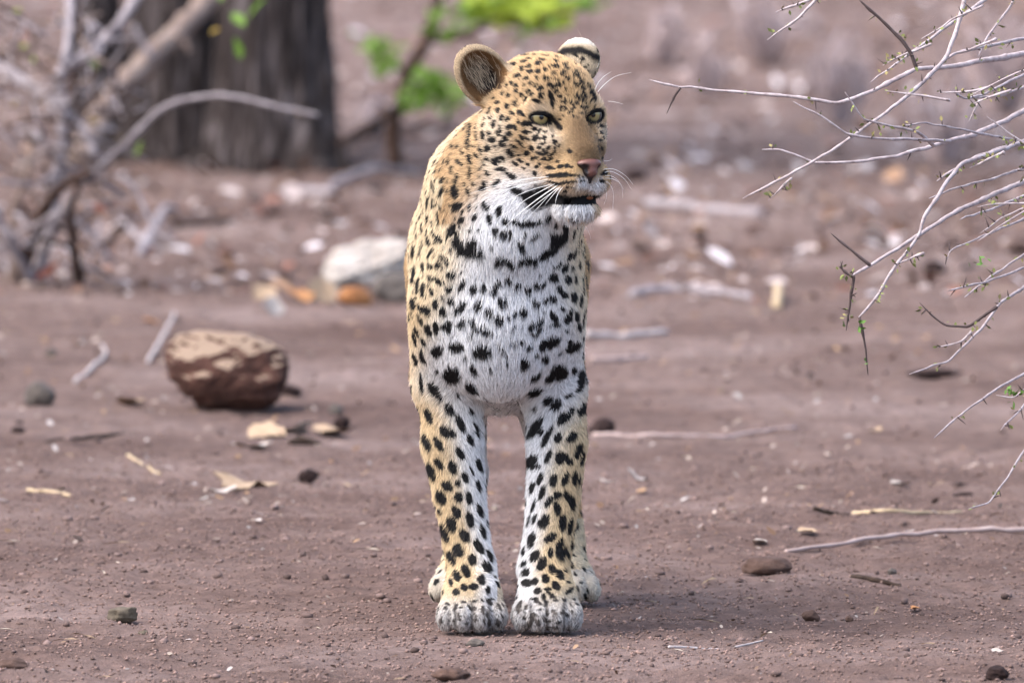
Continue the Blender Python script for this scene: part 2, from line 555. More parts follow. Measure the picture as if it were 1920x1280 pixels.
def tree(px, py, half_px, height, lean, seed, label, crown_c, crown_r, roots=5):
    b = ground_at(px, py); b[2] -= .01
    t = link('tree', None, None, b); tag(t, label, 'tree', 'rough-barked trees at the back')
    r0 = metres(half_px, b[1])
    z = np.zeros(3)
    link('trunk', trunk_mesh(z, height, r0, r0 * .62, lean, seed, bark_dark, roots), t)
    top = np.array([lean[0] * height, lean[1] * height, height - .05])
    rr = np.random.RandomState(seed + 50)
    for k in range(5):
        a = k * 1.26 + rr.rand(); q = [top - np.array([0, 0, .25 * k * .3]), top + np.array([.35 * math.cos(a), .35 * math.sin(a), .45]), top + np.array([.9 * math.cos(a), .9 * math.sin(a), 1.1])]
        path, rad = knotty(smooth_line(q, 14), r0 * .5, r0 * .14, seed + k)
        V, F = tube(path, rad, 9)
        link('limb', Geo().add(V, F).mesh('limb', bark_dark), t)
    c = link('crown', crown_mesh(np.array(crown_c) + top, crown_r, 6000, .05, leaf_green, seed + 3), t)
    return t


tree(512, 312, 104, 2.6, (.02, .05), 5, 'thick dark tree trunk with furrowed bark, beside the bare-branched bush', (-.3, .2, 1.4), (1.5, 1.5, .8))
tree(190, 286, 52, 2.2, (-.04, .05), 19, 'slim dark tree trunk behind the middle of the bare bush', (-.6, 0, 1.2), (1.2, 1.2, .7), 4)
tree(340, 300, 86, 2.4, (-.03, .06), 12, 'darker tree trunk half hidden behind the grey twigs of the bush', (-.5, 0, 1.3), (1.4, 1.4, .8), 4)

# low woody clutter between the trunks, and the slanting pale limb
sl = link('fallen_branch', None, None, ground_at(190, 330)); tag(sl, 'thick pale branch leaning up in front of the dark tree trunks', 'branch')


def child_branch(name, root, pts, ydepth, w0, w1, mat, seed, n=None, sides=8):
    o = branch(name, None, pts, ydepth, w0, w1, mat, seed, n, sides)
    o.parent = root; o.matrix_parent_inverse = Matrix.Translation(root.location).inverted()
    return o


yb = 12.0
child_branch('stem', sl, [(150, 300), (200, 200), (262, 130), (330, 62), (400, -12), (440, -70)], [12.6, 12.8, 13, 13.2, 13.4, 13.5], 50, 34, bark_pink, 1)
child_branch('side_twig', sl, [(285, 108), (262, 72), (250, 48)], 13, 14, 8, bark_grey, 2)
child_branch('side_twig', sl, [(330, 66), (350, 84), (356, 100)], 13, 16, 9, bark_pink, 3)

# ------------------------------------------------------------------ the bare grey bush on the left
bush_base = ground_at(70, 535)
bush = link('bare_bush', None, None, bush_base)
tag(bush, 'bare bush with tangled pale grey branches in front of the tree trunks', 'bush')
y0 = bush_base[1]
BB = [  # seen course, thickness in px at both ends, material
    ([(60, 540), (45, 500), (20, 455), (-10, 395), (-40, 330)], 24, 18, bark_grey),
    ([(178, 290), (150, 236), (92, 186), (12, 132), (-40, 100)], 15, 22, bark_grey),
    ([(70, 530), (90, 420), (112, 300), (118, 200), (112, 142), (170, 100), (222, 45), (262, -10)], 26, 18, bark_grey),
    ([(112, 142), (126, 90), (130, 30), (132, -20)], 17, 14, bark_grey),
    ([(60, 530), (100, 430), (150, 350), (190, 312), (240, 266), (300, 206), (365, 184), (430, 180), (505, 197), (596, 216)], 16, 7, bark_grey),
    ([(40, 530), (60, 450), (95, 372), (140, 335), (170, 325)], 30, 12, bark_brown),
    ([(78, 280), (120, 308), (165, 330), (222, 362)], 9, 12, bark_grey),
    ([(150, 540), (140, 470), (132, 400), (150, 340)], 22, 10, bark_brown),
    ([(190, 312), (160, 290), (120, 280), (70, 290), (20, 330)], 9, 7, bark_pink),
    ([(20, 530), (30, 470), (24, 400), (48, 330), (60, 270), (40, 210)], 17, 7, bark_pink),
    ([(150, 350), (128, 330), (100, 330), (60, 345), (0, 340)], 10, 7, bark_grey),
    ([(112, 150), (80, 130), (50, 90), (20, 80), (-10, 96)], 9, 6, bark_pink),
    ([(170, 100), (150, 66), (160, 40), (190, 26)], 9, 6, bark_pink),
    ([(100, 430), (130, 425), (170, 395), (215, 372), (240, 368)], 9, 6, bark_grey),
    ([(-10, 470), (30, 440), (70, 420), (105, 400)], 12, 8, bark_grey),
    ([(215, 330), (250, 350), (290, 430), (330, 455)], 7, 8, bark_grey),
    ([(118, 200), (140, 180), (155, 150), (160, 120)], 10, 6, bark_grey)]
rb = np.random.RandomState(31)
for i, (pts, w0, w1, m) in enumerate(BB):
    yd = y0 + np.linspace(0, rb.uniform(-.35, .35), len(pts))
    child_branch('branch', bush, pts, yd, w0, w1, m, 100 + i, 6 * len(pts))
for i in range(150):          # fine tangle
    a = (rb.uniform(-30, 230), rb.uniform(30, 520)); ang = rb.uniform(0, 6.28); ln_ = rb.uniform(40, 120)
    mid = (a[0] + math.cos(ang) * ln_ * .5 + rb.normal() * 8, a[1] + math.sin(ang) * ln_ * .5 + rb.normal() * 8)
    e = (a[0] + math.cos(ang) * ln_, min(535, a[1] + math.sin(ang) * ln_))
    yd = y0 + rb.uniform(-.3, .5)
    child_branch('twig', bush, [a, mid, e], [yd, yd + rb.normal() * .05, yd + rb.normal() * .1], rb.uniform(4, 11), 3, [bark_grey, bark_brown, bark_brown, bark_grey, bark_pink][i % 5], 200 + i, 9, 6)
LEAVES = {m.name: leaf_mesh('leaf', 1.0, .5, m) for m in (leaf_green, leaf_lime, leaf_yellow, leaf_red)}


def put_leaf(root, px, py, y, size_px, mat, rnd, spread=.9):
    o = link('leaf', LEAVES[mat.name], root)
    s = metres(size_px, y)
    o.matrix_parent_inverse = Matrix.Translation(root.location).inverted()
    o.location = at(px, py, y); o.scale = (s, s, s)
    o.rotation_euler = (rnd.uniform(-.6, .9) * spread + .6, rnd.normal() * .6, rnd.uniform(0, 6.28))
    return o


for px, py, s, m in ((465, 36, 52, leaf_green), (458, 50, 46, leaf_green), (450, 112, 44, leaf_green), (440, 100, 36, leaf_green), (396, 64, 26, leaf_yellow), (415, 2, 30, leaf_green), (255, 296, 36, leaf_green), (250, 290, 28, leaf_lime),
                     (36, 22, 34, leaf_lime), (110, 42, 24, leaf_yellow), (80, 522, 46, leaf_red), (66, 528, 40, leaf_red), (96, 520, 30, leaf_red), (188, 388, 40, leaf_red), (200, 396, 34, leaf_red), (22, 200, 26, leaf_yellow), (100, 404, 22, leaf_yellow), (162, 232, 26, leaf_yellow), (178, 286, 20, leaf_yellow), (232, 262, 18, leaf_yellow), (592, 215, 18, leaf_yellow), (566, 213, 14, leaf_yellow), (40, 90, 24, leaf_lime), (60, 116, 22, leaf_lime), (182, 130, 26, leaf_green)):
    put_leaf(bush, px, py, y0 + rb.uniform(-.2, .2), s, m, rb)

# ------------------------------------------------------------------ leafy sapling behind the leopard
sb_ = ground_at(742, 318)
sap = link('sapling', None, None, sb_); tag(sap, 'thin dark sapling with bright green leaves behind the leopard', 'sapling')
ys = sb_[1]
child_branch('stem', sap, [(742, 322), (736, 260), (748, 200), (765, 140), (792, 90), (812, 40), (830, -30)], ys, 30, 22, bark_brown, 61, 24)
child_branch('branch', sap, [(748, 200), (710, 226), (672, 246), (640, 268)], [ys, ys - .2, ys - .3, ys - .4], 22, 14, bark_brown, 62)
child_branch('branch', sap, [(765, 140), (740, 120), (710, 105), (690, 90)], [ys, ys - .1, ys - .2, ys - .2], 9, 4, bark_brown, 63)
child_branch('branch', sap, [(742, 216), (780, 205), (820, 190), (856, 190)], [ys, ys - .1, ys - .2, ys - .2], 9, 5, bark_brown, 64)
child_branch('branch', sap, [(800, 76), (850, 70), (900, 52), (960, 30), (1040, 30), (1110, 12)], [ys, ys, ys - .1, ys - .2, ys - .3, ys - .3], 18, 5, bark_brown, 65)
child_branch('branch', sap, [(860, 66), (900, 84), (940, 80)], [ys, ys - .1, ys - .2], 8, 4, bark_brown, 66)
rl = np.random.RandomState(8)
for cx_, cy_, sx, sy, n, m, s in ((702, 108, 32, 28, 24, leaf_green, 26), (725, 132, 18, 12, 7, leaf_green, 24), (800, 165, 30, 34, 26, leaf_green, 32), (836, 190, 30, 18, 18, leaf_green, 30), (775, 205, 24, 10, 10, leaf_green, 26),
                                   (850, 40, 36, 26, 16, leaf_green, 28), (900, 22, 40, 18, 16, leaf_green, 30), (985, 22, 62, 22, 70, leaf_lime, 34), (1030, 40, 34, 22, 26, leaf_lime, 30), (930, 30, 40, 22, 22, leaf_lime, 30), (1090, 14, 22, 14, 12, leaf_green, 28), (980, 70, 12, 10, 6, leaf_green, 24), (1040, 50, 16, 10, 6, leaf_green, 24), (830, 58, 30, 12, 8, leaf_green, 24)):
    for i in range(n):
        put_leaf(sap, cx_ + rl.normal() * sx * .6, cy_ + rl.normal() * sy * .6, ys - .2 + rl.normal() * .12, s * rl.uniform(1.0, 1.7), m, rl)

# dry twiggy tussocks far back on the right
tw_m = noise_material('dry_twig', L3(172, 150, 148), L3(214, 196, 196), 30, .9, .4, 60, 4, .002)
for k, (px, py, hpx, wpx, n, lab) in enumerate(((1570, 232, 180, 90, 34, 'pale dry shrub far back, above the tips of the thorny branches'), (1330, 178, 120, 70, 22, 'small dry shrub far back between the leopard and the thorn bush'), (1780, 300, 160, 110, 30, 'dry grey shrub far back behind the thorny branches'), (700, 262, 70, 60, 16, 'small dry twiggy tuft between the dark trunk and the sapling'), (1440, 120, 150, 110, 34, 'broad dry shrub at the top edge beside the tip of the longest branch'), (1250, 120, 110, 90, 24, 'faint dry shrub at the top edge right behind the brow whiskers'), (1880, 210, 190, 130, 34, 'dry shrub far back at the picture edge behind the thorn bush'))):
    b = ground_at(px, py)
    t = link('dry_shrub', None, None, b); tag(t, lab, 'shrub', 'dry shrubs at the back')
    r = np.random.RandomState(80 + k); g = Geo()
    for i in range(n):
        a = r.uniform(-1, 1); e = np.array([metres(wpx * a * r.uniform(.5, 1), b[1]), r.normal() * .12, metres(hpx * r.uniform(.35, 1), b[1])])
        q = [np.array([e[0] * .1, e[1] * .1, -.02]), e * np.array([.4, .5, .55]) + r.normal(size=3) * .03, e]
        V, F = tube(smooth_line(q, 8), np.linspace(.011, .004, 8) * r.uniform(.6, 1.5), 5); g.add(V, F)
    link('twigs', g.mesh('twigs', tw_m), t)
# ------------------------------------------------------------------ the leopard: one continuous body
CX = -0.022
YAW = R(28)
HF = np.array([math.sin(YAW), -math.cos(YAW), 0.0])      # where the face points
HU = np.array([math.cos(YAW), math.sin(YAW), 0.0])       # across the face, towards the leopard's left
HW = np.array([0, 0, 1.0])
HC = np.array([0.0845, -0.125, 0.757])                   # between the eyes
HM = np.stack([HU, HF, HW], 1)


def hl(u, v, w):            # head-local millimetres -> world
    return HC + HM @ (np.array([u, v, w]) * .001)


def basis(a, nrm):
    a = np.asarray(a, float); a /= np.linalg.norm(a)
    nn = np.asarray(nrm, float); nn = nn - a * (nn @ a); nn /= np.linalg.norm(nn)
    return np.stack([np.cross(a, nn), a, nn], 1)          # columns: width, height, facing


EAR1 = (np.array([-86, -108, 58.0]), basis((-.62, -.08, .78), (-.42, .90, .12)))    # facing the viewer
EAR2 = (np.array([73, -112, 76.0]), basis((.22, -.15, .96), (.75, -.62, .1)))       # turned away: its back shows
EYE = [np.array([-43.5, -23.5, 0.0]), np.array([43.5, -23.5, 2.0])]
EYE_R = 20.5


def head_sdf(q):
    """q in head-local millimetres"""
    d = d_ell(q, (0, -88, 33), (70, 78, 58))
    d = smin(d, d_ell(q, (0, -44, 26), (54, 46, 44)), 26)
    for s in (-1, 1):
        d = smin(d, d_ell(q, (s * 48, -50, -20), (29, 46, 34)), 22)
        d = smin(d, d_ell(q, (s * 58, -92, -32), (38, 48, 54)), 30)
        d = smin(d, d_ell(q, (s * 30, -4, -42), (26, 34, 30)), 18)          # cheek under the eye
        e = EYE[0 if s < 0 else 1]
        d = smin(d, d_ell(q, (e[0] - s * 2, -23, e[2] + 1), (27, 21.5, 21)), 10)
        d = smin(d, d_ell(q, (s * 36, -15, 19), (24, 16, 9), basis((s * .25, 0, 1), (0, 1, 0))), 8)   # brow
    d = smin(d, d_cone(q, (0, -16, 4), 29, (0, 42, -52), 24), 18)            # bridge of the nose
    for s in (-1, 1):
        d = smax(d, -d_ell(q, (s * 27, 16, -12), (9, 15, 15), basis((-s * .35, -.4, 1), (0, 1, 0))), 12)   # hollow beside the bridge
    d = smin(d, d_ell(q, (0, 6, -84), (44, 46, 34)), 20)
    for s in (-1, 1):
        d = smin(d, d_ell(q, (s * 19, 34, -90), (25, 30, 26)), 14)           # whisker pads
    for s in (-1, 1):                                                        # almond openings for the eyes
        e = EYE[0 if s < 0 else 1]
        c = np.array([e[0] + s * 1.0, e[1] + 17, e[2] - 1.0])
        M = basis((-s * .20, 0, 1), (0, 1, 0))
        o = smax(d_ell(q, c + M[:, 1] * 7.5, (18.5, 17, 30), M), d_ell(q, c - M[:, 1] * 22.6, (36, 26, 30), M), 2)
        d = smax(d, -o, 2.5)
    # lower jaw with a slightly open mouth
    j = d_cone(q, (0, -45, -92), 38, (0, 14, -120), 27)
    j = smin(j, d_ell(q, (0, 22, -132), (30, 30, 17)), 16)
    gap = d_ell(q, (0, 34, -119), (40, 46, 5.0), basis((0, .10, 1), (0, 1, 0)))
    d = smin(d, j, 8)
    d = smax(d, -gap, 4)
    d = smin(d, d_ell(q, (0, 20, -121), (18, 22, 5)), 2)                     # tongue and gums inside
    d = smax(d, -d_cone(q, (0, 67, -90), 2.0, (0, 62, -114), 2.5), 4)        # split of the upper lip
    for c, M in (EAR1, EAR2):
        w, hgt = (38, 52) if c[0] < 0 else (35, 36)
        o = d_ell(q, c, (w, hgt, 18), M)
        i = d_ell(q, c + M[:, 2] * 15 - M[:, 1] * 4, (w - 4.5, hgt - 4.5, 20), M)
        d = smin(d, smax(o, -i, 3), 12)
    return d


def body_sdf(p):
    p = np.asarray(p, np.float32)
    d = d_ell(p, (CX, .25, .478), (.112, .33, .160))                         # rib cage
    d = smin(d, d_ell(p, (CX, .47, .435), (.098, .22, .146)), .05)           # belly
    d = smin(d, d_ell(p, (CX, .63, .53), (.108, .15, .135)), .06)            # rump
    d = smin(d, d_cone(p, (CX, .14, .605), .068, (CX, .60, .585), .075), .05)
    d = smin(d, d_ell(p, (CX, -.015, .475), (.098, .085, .135)), .05)        # breast
    d = smin(d, d_cone(p, (CX - .003, .055, .565), .124, (-.008, .0, .640), .113), .05)   # neck
    d = smin(d, d_cone(p, (-.008, .0, .645), .111, (.034, -.018, .735), .076), .03)
    d = smin(d, d_cone(p, (.0, -.055, .59), .075, (.045, -.085, .665), .055), .04)       # throat
    for s in (-1, 1):
        x = CX + s * .070
        d = smin(d, d_ell(p, (x, .075, .505), (.047, .105, .155), basis((-s * .10, .25, 1), (0, 1, 0))), .04)   # shoulder
        d = smin(d, d_cone(p, (x, -.005, .47), .054, (CX + s * .077, .055, .36), .050), .035)                 # upper arm
    legs = [[(845, 735, .05, 58), (848, 830, .045, 60), (861, 920, .035, 51), (874, 1010, .020, 45), (884, 1065, .005, 47), (885, 1118, -.016, 52)],
            [(1043, 735, .05, 56), (1044, 830, .045, 58), (1038, 920, .035, 52), (1028, 1010, .020, 48), (1019, 1065, .005, 50), (1025, 1118, -.016, 52)]]
    k = .000783
    for L in legs:
        g = None
        for a, b in zip(L[:-1], L[1:]):
            pa, pb = at(*a[:3]), at(*b[:3])
            c = d_cone(p, pa, a[3] * k - .002, pb, b[3] * k - .002)
            g = c if g is None else smin(g, c, .004)
        d = smin(d, g, .022)
    for px in (885, 1026):                                                    # fore paws
        x0 = at(px, 1150, -.03)[0]
        d = smin(d, d_ell(p, (x0, -.024, .044), (.043, .055, .044)), .015)
        toes = None
        for dx, yy, r in ((-.0355, -.048, .0165), (-.0130, -.066, .0185), (.0130, -.066, .0185), (.0355, -.048, .0165)):
            t = d_ell(p, (x0 + dx, yy, .0225), (r, .030, .0235))
            toes = t if toes is None else smin(toes, t, .004)
        d = smin(d, toes, .011)
    for s, px in ((-1, 864), (1, 1066)):                                      # hind legs
        foot = on_ground(px, 1112)
        x0 = foot[0]
        hip = (CX + s * .062, .62, .50); knee = (CX + s * .072, .47, .345); hock = (x0 - s * (.018 if s > 0 else .008), .64, .185)
        ank = (x0, .55, .06)
        d = smin(d, d_cone(p, hip, .080, knee, .052), .04)
        d = smin(d, d_cone(p, knee, .055, hock, .030), .03)
        d = smin(d, d_cone(p, hock, .029, ank, .027), .015)
        d = smin(d, d_ell(p, (x0, .515, .034), (.038, .060, .033)), .015)
        toes = None
        for dx, yy in ((-.033, .475), (-.012, .458), (.012, .458), (.033, .475)):
            t = d_ell(p, (x0 + dx, yy, .0195), (.0150, .026, .0205))
            toes = t if toes is None else smin(toes, t, .008)
        d = smin(d, toes, .014)
    tp = smooth_line([(CX, .74, .56), (CX - .01, .83, .50), (CX - .04, .87, .36), (CX - .06, .86, .22), (CX - .065, .90, .12), (CX - .07, .98, .10)], 11)
    for i in range(10):
        d = smin(d, d_cone(p, tp[i], .034 - .0014 * i, tp[i + 1], .0326 - .0014 * i), .02)
    q = (p - HC.astype(np.float32)) @ HM.astype(np.float32)
    m = (np.abs(q[:, 0]) < .22) & (np.abs(q[:, 1] + .03) < .24) & (np.abs(q[:, 2]) < .22)
    dh = np.full(len(p), .06, np.float32)
    dh[m] = head_sdf(q[m] * 1000) * .001
    d = smin(d, dh, .012)
    return d


BV, BF = surface_nets(body_sdf, (-.21, -.26, -.012), (.21, 1.04, .93), .0029)
# ------------------------------------------------------------------ coat: spots read off the animal, placed on its skin
SPOT = {}
SPOT[(840, 60, 8.0)] = """850 415 40 20 -10;1045 372 38 15 0;960 430 40 14 -5;955 495 60 20 -12;1140 452 50 20 -5;1210 408 40 16 5;1110 555 32 28 70;1210 522 35 20 -10;1240 600 32 28 60;1040 665 42 24 -10;1170 708 40 26 -15;1240 770 32 20 -30;1140 810 28 14 -20;955 770 28 20 -50;1020 805 30 20 -30;1030 885 32 22 -35;1200 890 34 20 -40;1108 950 28 26 -50;1255 945 30 24 -50;1160 1015 36 20 -60;905 960 38 20 -45;825 930 30 18 -60;870 810 30 14 -60;690 990 25 14 -60;745 1062 28 24 -40;1000 1072 30 26 -60;890 1122 32 32 0;1062 1120 24 12 -50;750 1175 38 24 -65;640 1150 25 14 -50;610 1215 26 14 -60;820 1270 22 18 -60;940 1215 26 18 80;985 1230 28 14 80;1080 1212 36 28 -30;1130 1250 24 16 60"""
SPOT[(1000, 60, 8.0)] = """155 290 40 12 10;185 362 48 16 8;380 388 46 14 12;20 350 26 20 0;75 472 42 28 -20;140 425 40 16 10;345 440 34 16 15;70 598 34 30 20;185 572 32 20 15;352 520 34 22 35;475 495 34 14 0;505 550 40 20 25;470 612 36 14 15;425 640 34 12 55;650 605 46 14 40;645 662 44 18 30;740 640 36 12 45;55 685 22 16 0;190 703 38 22 5;320 710 24 10 0;500 695 38 18 35;715 755 44 20 30;635 790 44 16 45;245 800 32 28 10;355 810 26 24 0;405 815 20 12 20;35 800 28 14 -30;105 852 44 28 -25;355 890 24 20 90;745 840 40 14 35;835 810 34 22 30;125 935 40 22 -20;120 985 30 16 0;50 1040 58 22 15;410 970 24 22 40;480 1020 30 14 80;765 945 58 16 60;740 1005 40 14 60;675 990 52 16 62;880 920 46 24 50;910 990 50 24 70;420 1150 36 16 -70;500 1160 26 12 -30;595 1155 36 14 -30;780 1135 40 14 5;715 1125 18 16 0;540 1210 26 12 -30;650 1060 22 14 50;565 1050 20 12 -40;520 950 20 10 30;265 960 60 30 70;285 1060 80 24 80;625 350 40 16 25;740 405 28 22 30;635 490 22 14 0;290 520 20 10 40;240 530 22 10 50;340 640 24 12 30;290 640 22 10 20"""
SPOT[(840, 220, 8.0)] = """690 100 50 28 -70;640 15 26 20 -50;805 20 32 26 -60;900 28 38 24 -55;1060 60 48 14 90;1165 95 52 34 -15;1245 100 30 26 0;525 115 34 14 -65;550 25 22 12 -50;420 130 50 10 -75;435 290 55 16 85;535 275 60 20 85;615 245 38 22 -55;780 210 66 28 98;920 148 46 30 -25;1012 160 40 24 70;928 248 36 32 20;675 340 54 34 -8;868 320 40 30 35;820 395 46 38 35;602 465 46 36 -40;715 435 24 14 10;1168 222 56 24 5;1110 305 46 24 55;1195 320 36 18 30;1085 390 76 20 40;990 440 46 18 28;1255 462 34 30 20;1180 540 38 34 0;930 525 50 36 60;965 575 36 30 20;1068 570 26 14 0;485 490 60 20 80;830 620 50 28 30;1085 658 38 20 30;1012 700 52 24 38;722 668 50 50 0;590 630 36 22 60;1265 625 26 24 0;1195 705 32 18 50;800 785 66 28 3;885 845 30 24 0;960 885 60 36 30;1140 770 26 12 60;535 1040 70 34 -55;720 1000 60 26 -40;1040 1110 100 40 30;1190 1215 80 50 40;320 200 90 18 95;305 400 80 22 88;325 630 65 28 85;420 575 40 18 60;250 170 60 10 100;215 530 50 10 88;155 665 34 22 60;205 710 34 18 60;72 420 30 20 90;62 790 55 20 95;328 870 70 18 90;130 940 70 22 95;105 1120 80 48 85;305 1115 60 22 80;480 780 40 16 -60;585 840 36 24 50;545 690 44 10 60"""
SPOT[(1000, 220, 8.0)] = """20 180 30 24 20;95 205 36 20 -60;30 320 42 30 80;105 320 26 18 -20;170 308 28 22 -30;190 215 24 12 -30;295 285 24 10 -40;325 375 30 22 -45;155 398 30 14 -20;240 455 26 22 -50;90 458 36 22 0;395 420 22 14 -70;330 460 20 10 -40;110 545 60 20 20;205 535 30 18 -20;320 520 22 14 -50;270 570 22 16 -20;45 605 30 18 0;165 635 44 12 10;250 632 28 14 -10;545 505 38 24 35;365 665 28 14 -10;255 757 60 22 8;408 738 40 24 -8;510 728 32 26 0;570 745 22 14 0;50 745 26 24 0;95 700 24 12 60;20 840 30 24 40;300 875 80 26 -3;400 868 60 30 0;490 862 40 28 0;560 862 36 20 0;625 866 22 18 0;680 872 16 12 0;370 995 50 18 -5;440 985 40 20 -5;515 972 34 20 -5;590 965 26 18 0;640 962 16 14 0;700 910 14 12 0;750 905 10 8 0;712 962 12 12 0;755 950 10 10 0;300 975 80 14 8;515 1050 24 16 0;580 1048 16 10 0;480 1110 30 16 0;1060 838 48 28 -30;1025 952 36 22 10;1070 690 26 24 0;1030 135 30 16 20;1080 100 26 16 40;1025 235 32 26 20;1085 225 30 24 80;1055 310 24 16 0;1005 345 26 14 0;1130 170 20 14 90;1100 30 50 16 -40;1030 470 30 14 70"""
SPOT[(740, 280, 6.4)] = """480 160 50 14 -50;590 150 30 14 -60;490 265 24 14 -40;550 245 28 12 -60;645 150 40 10 90;575 362 48 24 -60;565 510 55 22 -65;320 470 50 14 95;390 235 60 10 95;450 420 60 10 80;480 490 40 12 80;395 640 70 18 98;455 640 60 8 95;490 665 28 14 -40;545 695 30 14 70;270 680 40 14 95;330 640 50 8 95;310 800 42 16 -55;390 820 50 14 92;520 840 70 14 85;220 880 50 20 -65;265 910 50 8 95;325 955 50 18 85;445 880 40 12 80;385 1020 60 12 90;410 1120 40 24 50;265 1040 50 10 90;465 1010 40 12 75;530 1080 50 36 25;335 1140 45 14 90;175 1110 60 12 100;225 1230 70 36 95;305 1220 60 8 95;445 1225 40 18 -70;740 700 60 46 -40;690 670 40 10 -10;795 660 30 22 -30;905 700 40 18 85;965 815 46 26 -45;800 850 46 30 -40;690 960 75 40 -65;750 1020 60 30 60;905 985 36 22 -40;990 990 26 20 -50;1095 685 60 34 60;1140 835 65 32 80;1250 745 60 28 85;1205 985 52 34 70;780 1170 110 60 50;930 1130 70 50 -50;880 1220 120 60 10;1020 1250 60 50 20;1170 1170 24 18 70;600 860 24 12 0"""
SPOT[(930, 330, 6.4)] = """40 425 65 28 100;110 545 46 36 80;230 560 60 28 10;380 575 120 34 -3;520 545 50 30 -10;620 520 40 30 -40;90 720 46 38 30;175 715 36 26 90;10 650 40 24 80;290 810 44 34 50;315 880 40 34 80;350 720 30 20 90;460 735 60 20 -30;715 600 34 18 80;830 640 110 34 95;750 780 110 66 -35;620 930 130 46 -30;690 740 60 40 60;35 1025 60 40 -50;150 1040 90 36 40;295 1045 46 36 -60;375 1010 60 34 -75;455 1030 50 34 70;930 700 70 22 92;960 600 40 14 80;1000 700 120 12 88;1060 730 70 14 80;990 840 90 16 85;1050 850 70 18 75;945 930 70 24 -60;880 970 60 28 -45;1025 920 50 16 75;1000 1070 60 36 -70;825 1110 60 34 -60;910 1115 40 22 -80;765 1055 34 18 -70;715 1105 36 18 -40;1110 1090 70 24 85;1080 1020 60 10 85;690 1230 56 46 30;865 1250 50 40 50;950 1240 55 26 -80;1040 1240 60 24 85;1085 1240 50 16 88;155 1255 40 36 60;520 1190 20 10 40"""
SPOT[(740, 470, 6.4)] = """410 70 40 16 85;570 80 40 28 30;615 130 46 26 60;425 185 40 24 60;520 170 40 30 -70;335 200 50 22 80;225 285 105 38 95;675 290 60 34 15;425 335 42 26 45;515 365 56 28 50;800 270 24 14 -60;275 420 100 18 97;340 470 80 26 97;445 495 45 28 65;655 460 42 40 0;810 420 80 32 -60;945 470 50 38 -70;1065 460 46 36 60;1190 495 44 34 -60;1250 400 40 40 0;580 570 40 14 60;670 615 44 32 60;220 635 65 36 70;490 645 58 34 -80;380 715 58 42 50;300 690 50 20 70;580 735 52 40 60;790 690 90 40 -40;745 710 30 30 0;1000 665 54 44 -50;1130 735 56 50 50;1265 620 50 26 90;1250 830 60 46 50;305 830 65 22 65;165 860 60 22 80;150 370 60 14 85;135 640 60 12 92;205 760 50 10 75;405 955 75 34 65;495 930 70 32 85;620 900 70 44 -20;650 950 36 30 70;800 880 70 36 -35;920 850 40 20 10;1040 950 120 34 20;1120 985 60 30 25;265 970 60 24 70;240 1060 85 24 75;160 1010 50 14 85;350 1100 55 26 70;905 1020 40 20 -20;745 1155 90 55 15;1055 1210 100 75 -10;510 1210 70 60 -50"""
SPOT[(930, 500, 6.4)] = """150 175 40 38 80;262 235 42 38 -30;382 290 52 38 85;80 440 50 46 60;485 230 50 28 20;545 240 30 20 20;575 200 30 18 70;765 280 50 30 55;820 345 46 36 50;935 365 60 34 85;1040 200 90 20 85;1090 190 80 14 88;1105 280 60 16 90;1050 300 60 16 90;1020 410 70 26 -80;680 390 56 40 25;600 410 44 26 -50;480 450 46 44 -50;1090 490 60 16 88;800 505 34 24 50;580 540 24 14 30;695 610 80 36 55;715 700 60 22 -10;860 630 60 44 -60;895 555 50 20 -75;970 600 60 24 85;1050 620 80 20 90;1105 640 90 16 90;1000 725 46 28 70;850 770 30 16 30;330 555 56 46 90;225 570 46 26 -75;150 600 34 16 85;510 680 70 32 -35;425 720 50 32 -60;490 790 70 24 -25;205 745 36 14 -50;240 920 80 22 -15;310 900 40 20 -40;395 965 52 36 -20;640 915 125 60 -25;570 960 60 40 -30;925 970 90 50 -30;890 900 40 20 0;1080 930 70 50 90;590 1110 42 42 0;485 1065 30 26 0;760 1050 30 16 -40;345 1150 56 40 20;335 1200 50 30 0;60 990 60 16 35;130 1130 50 14 90"""
SPOT[(740, 660, 6.4)] = """245 80 75 30 72;325 50 75 22 85;370 110 40 14 70;690 275 95 90 0;945 200 70 34 70;860 70 30 20 30;325 390 110 22 85;475 450 95 50 55;540 560 40 20 40;920 425 78 60 35;510 235 24 22 0;1155 210 28 18 0;660 690 80 42 62;785 850 110 38 65;290 760 105 28 82;410 770 90 40 65;635 960 95 60 30;905 1050 65 34 60;910 720 50 24 40;970 900 60 18 60;985 980 50 16 60;760 525 36 18 80;385 1090 90 42 70;530 1100 85 38 60;260 930 80 16 78;310 1220 60 16 70;785 1215 80 36 60;1240 770 50 36 80"""
SPOT[(930, 680, 6.4)] = """755 120 95 85 0;640 190 60 40 -40;940 95 42 32 80;470 170 70 34 -30;520 110 30 20 -60;1020 200 110 40 95;1075 180 90 18 90;1000 320 50 24 -30;470 345 80 52 -15;190 440 50 30 -50;620 460 60 44 -50;720 505 75 50 -50;460 555 30 26 0;870 400 50 20 -30;810 670 85 55 -40;900 590 60 30 -60;1040 560 80 45 -55;1115 480 100 18 88;470 790 130 48 -58;535 830 40 34 -60;610 890 130 32 -62;745 900 50 44 -70;910 890 80 48 -45;1080 810 90 36 -70;985 1060 90 40 -70;1035 1150 90 26 -78;780 1130 80 60 -50;880 1180 50 36 60;625 1130 85 30 -65;430 1190 90 60 -60;85 640 55 40 85;20 630 50 30 90"""
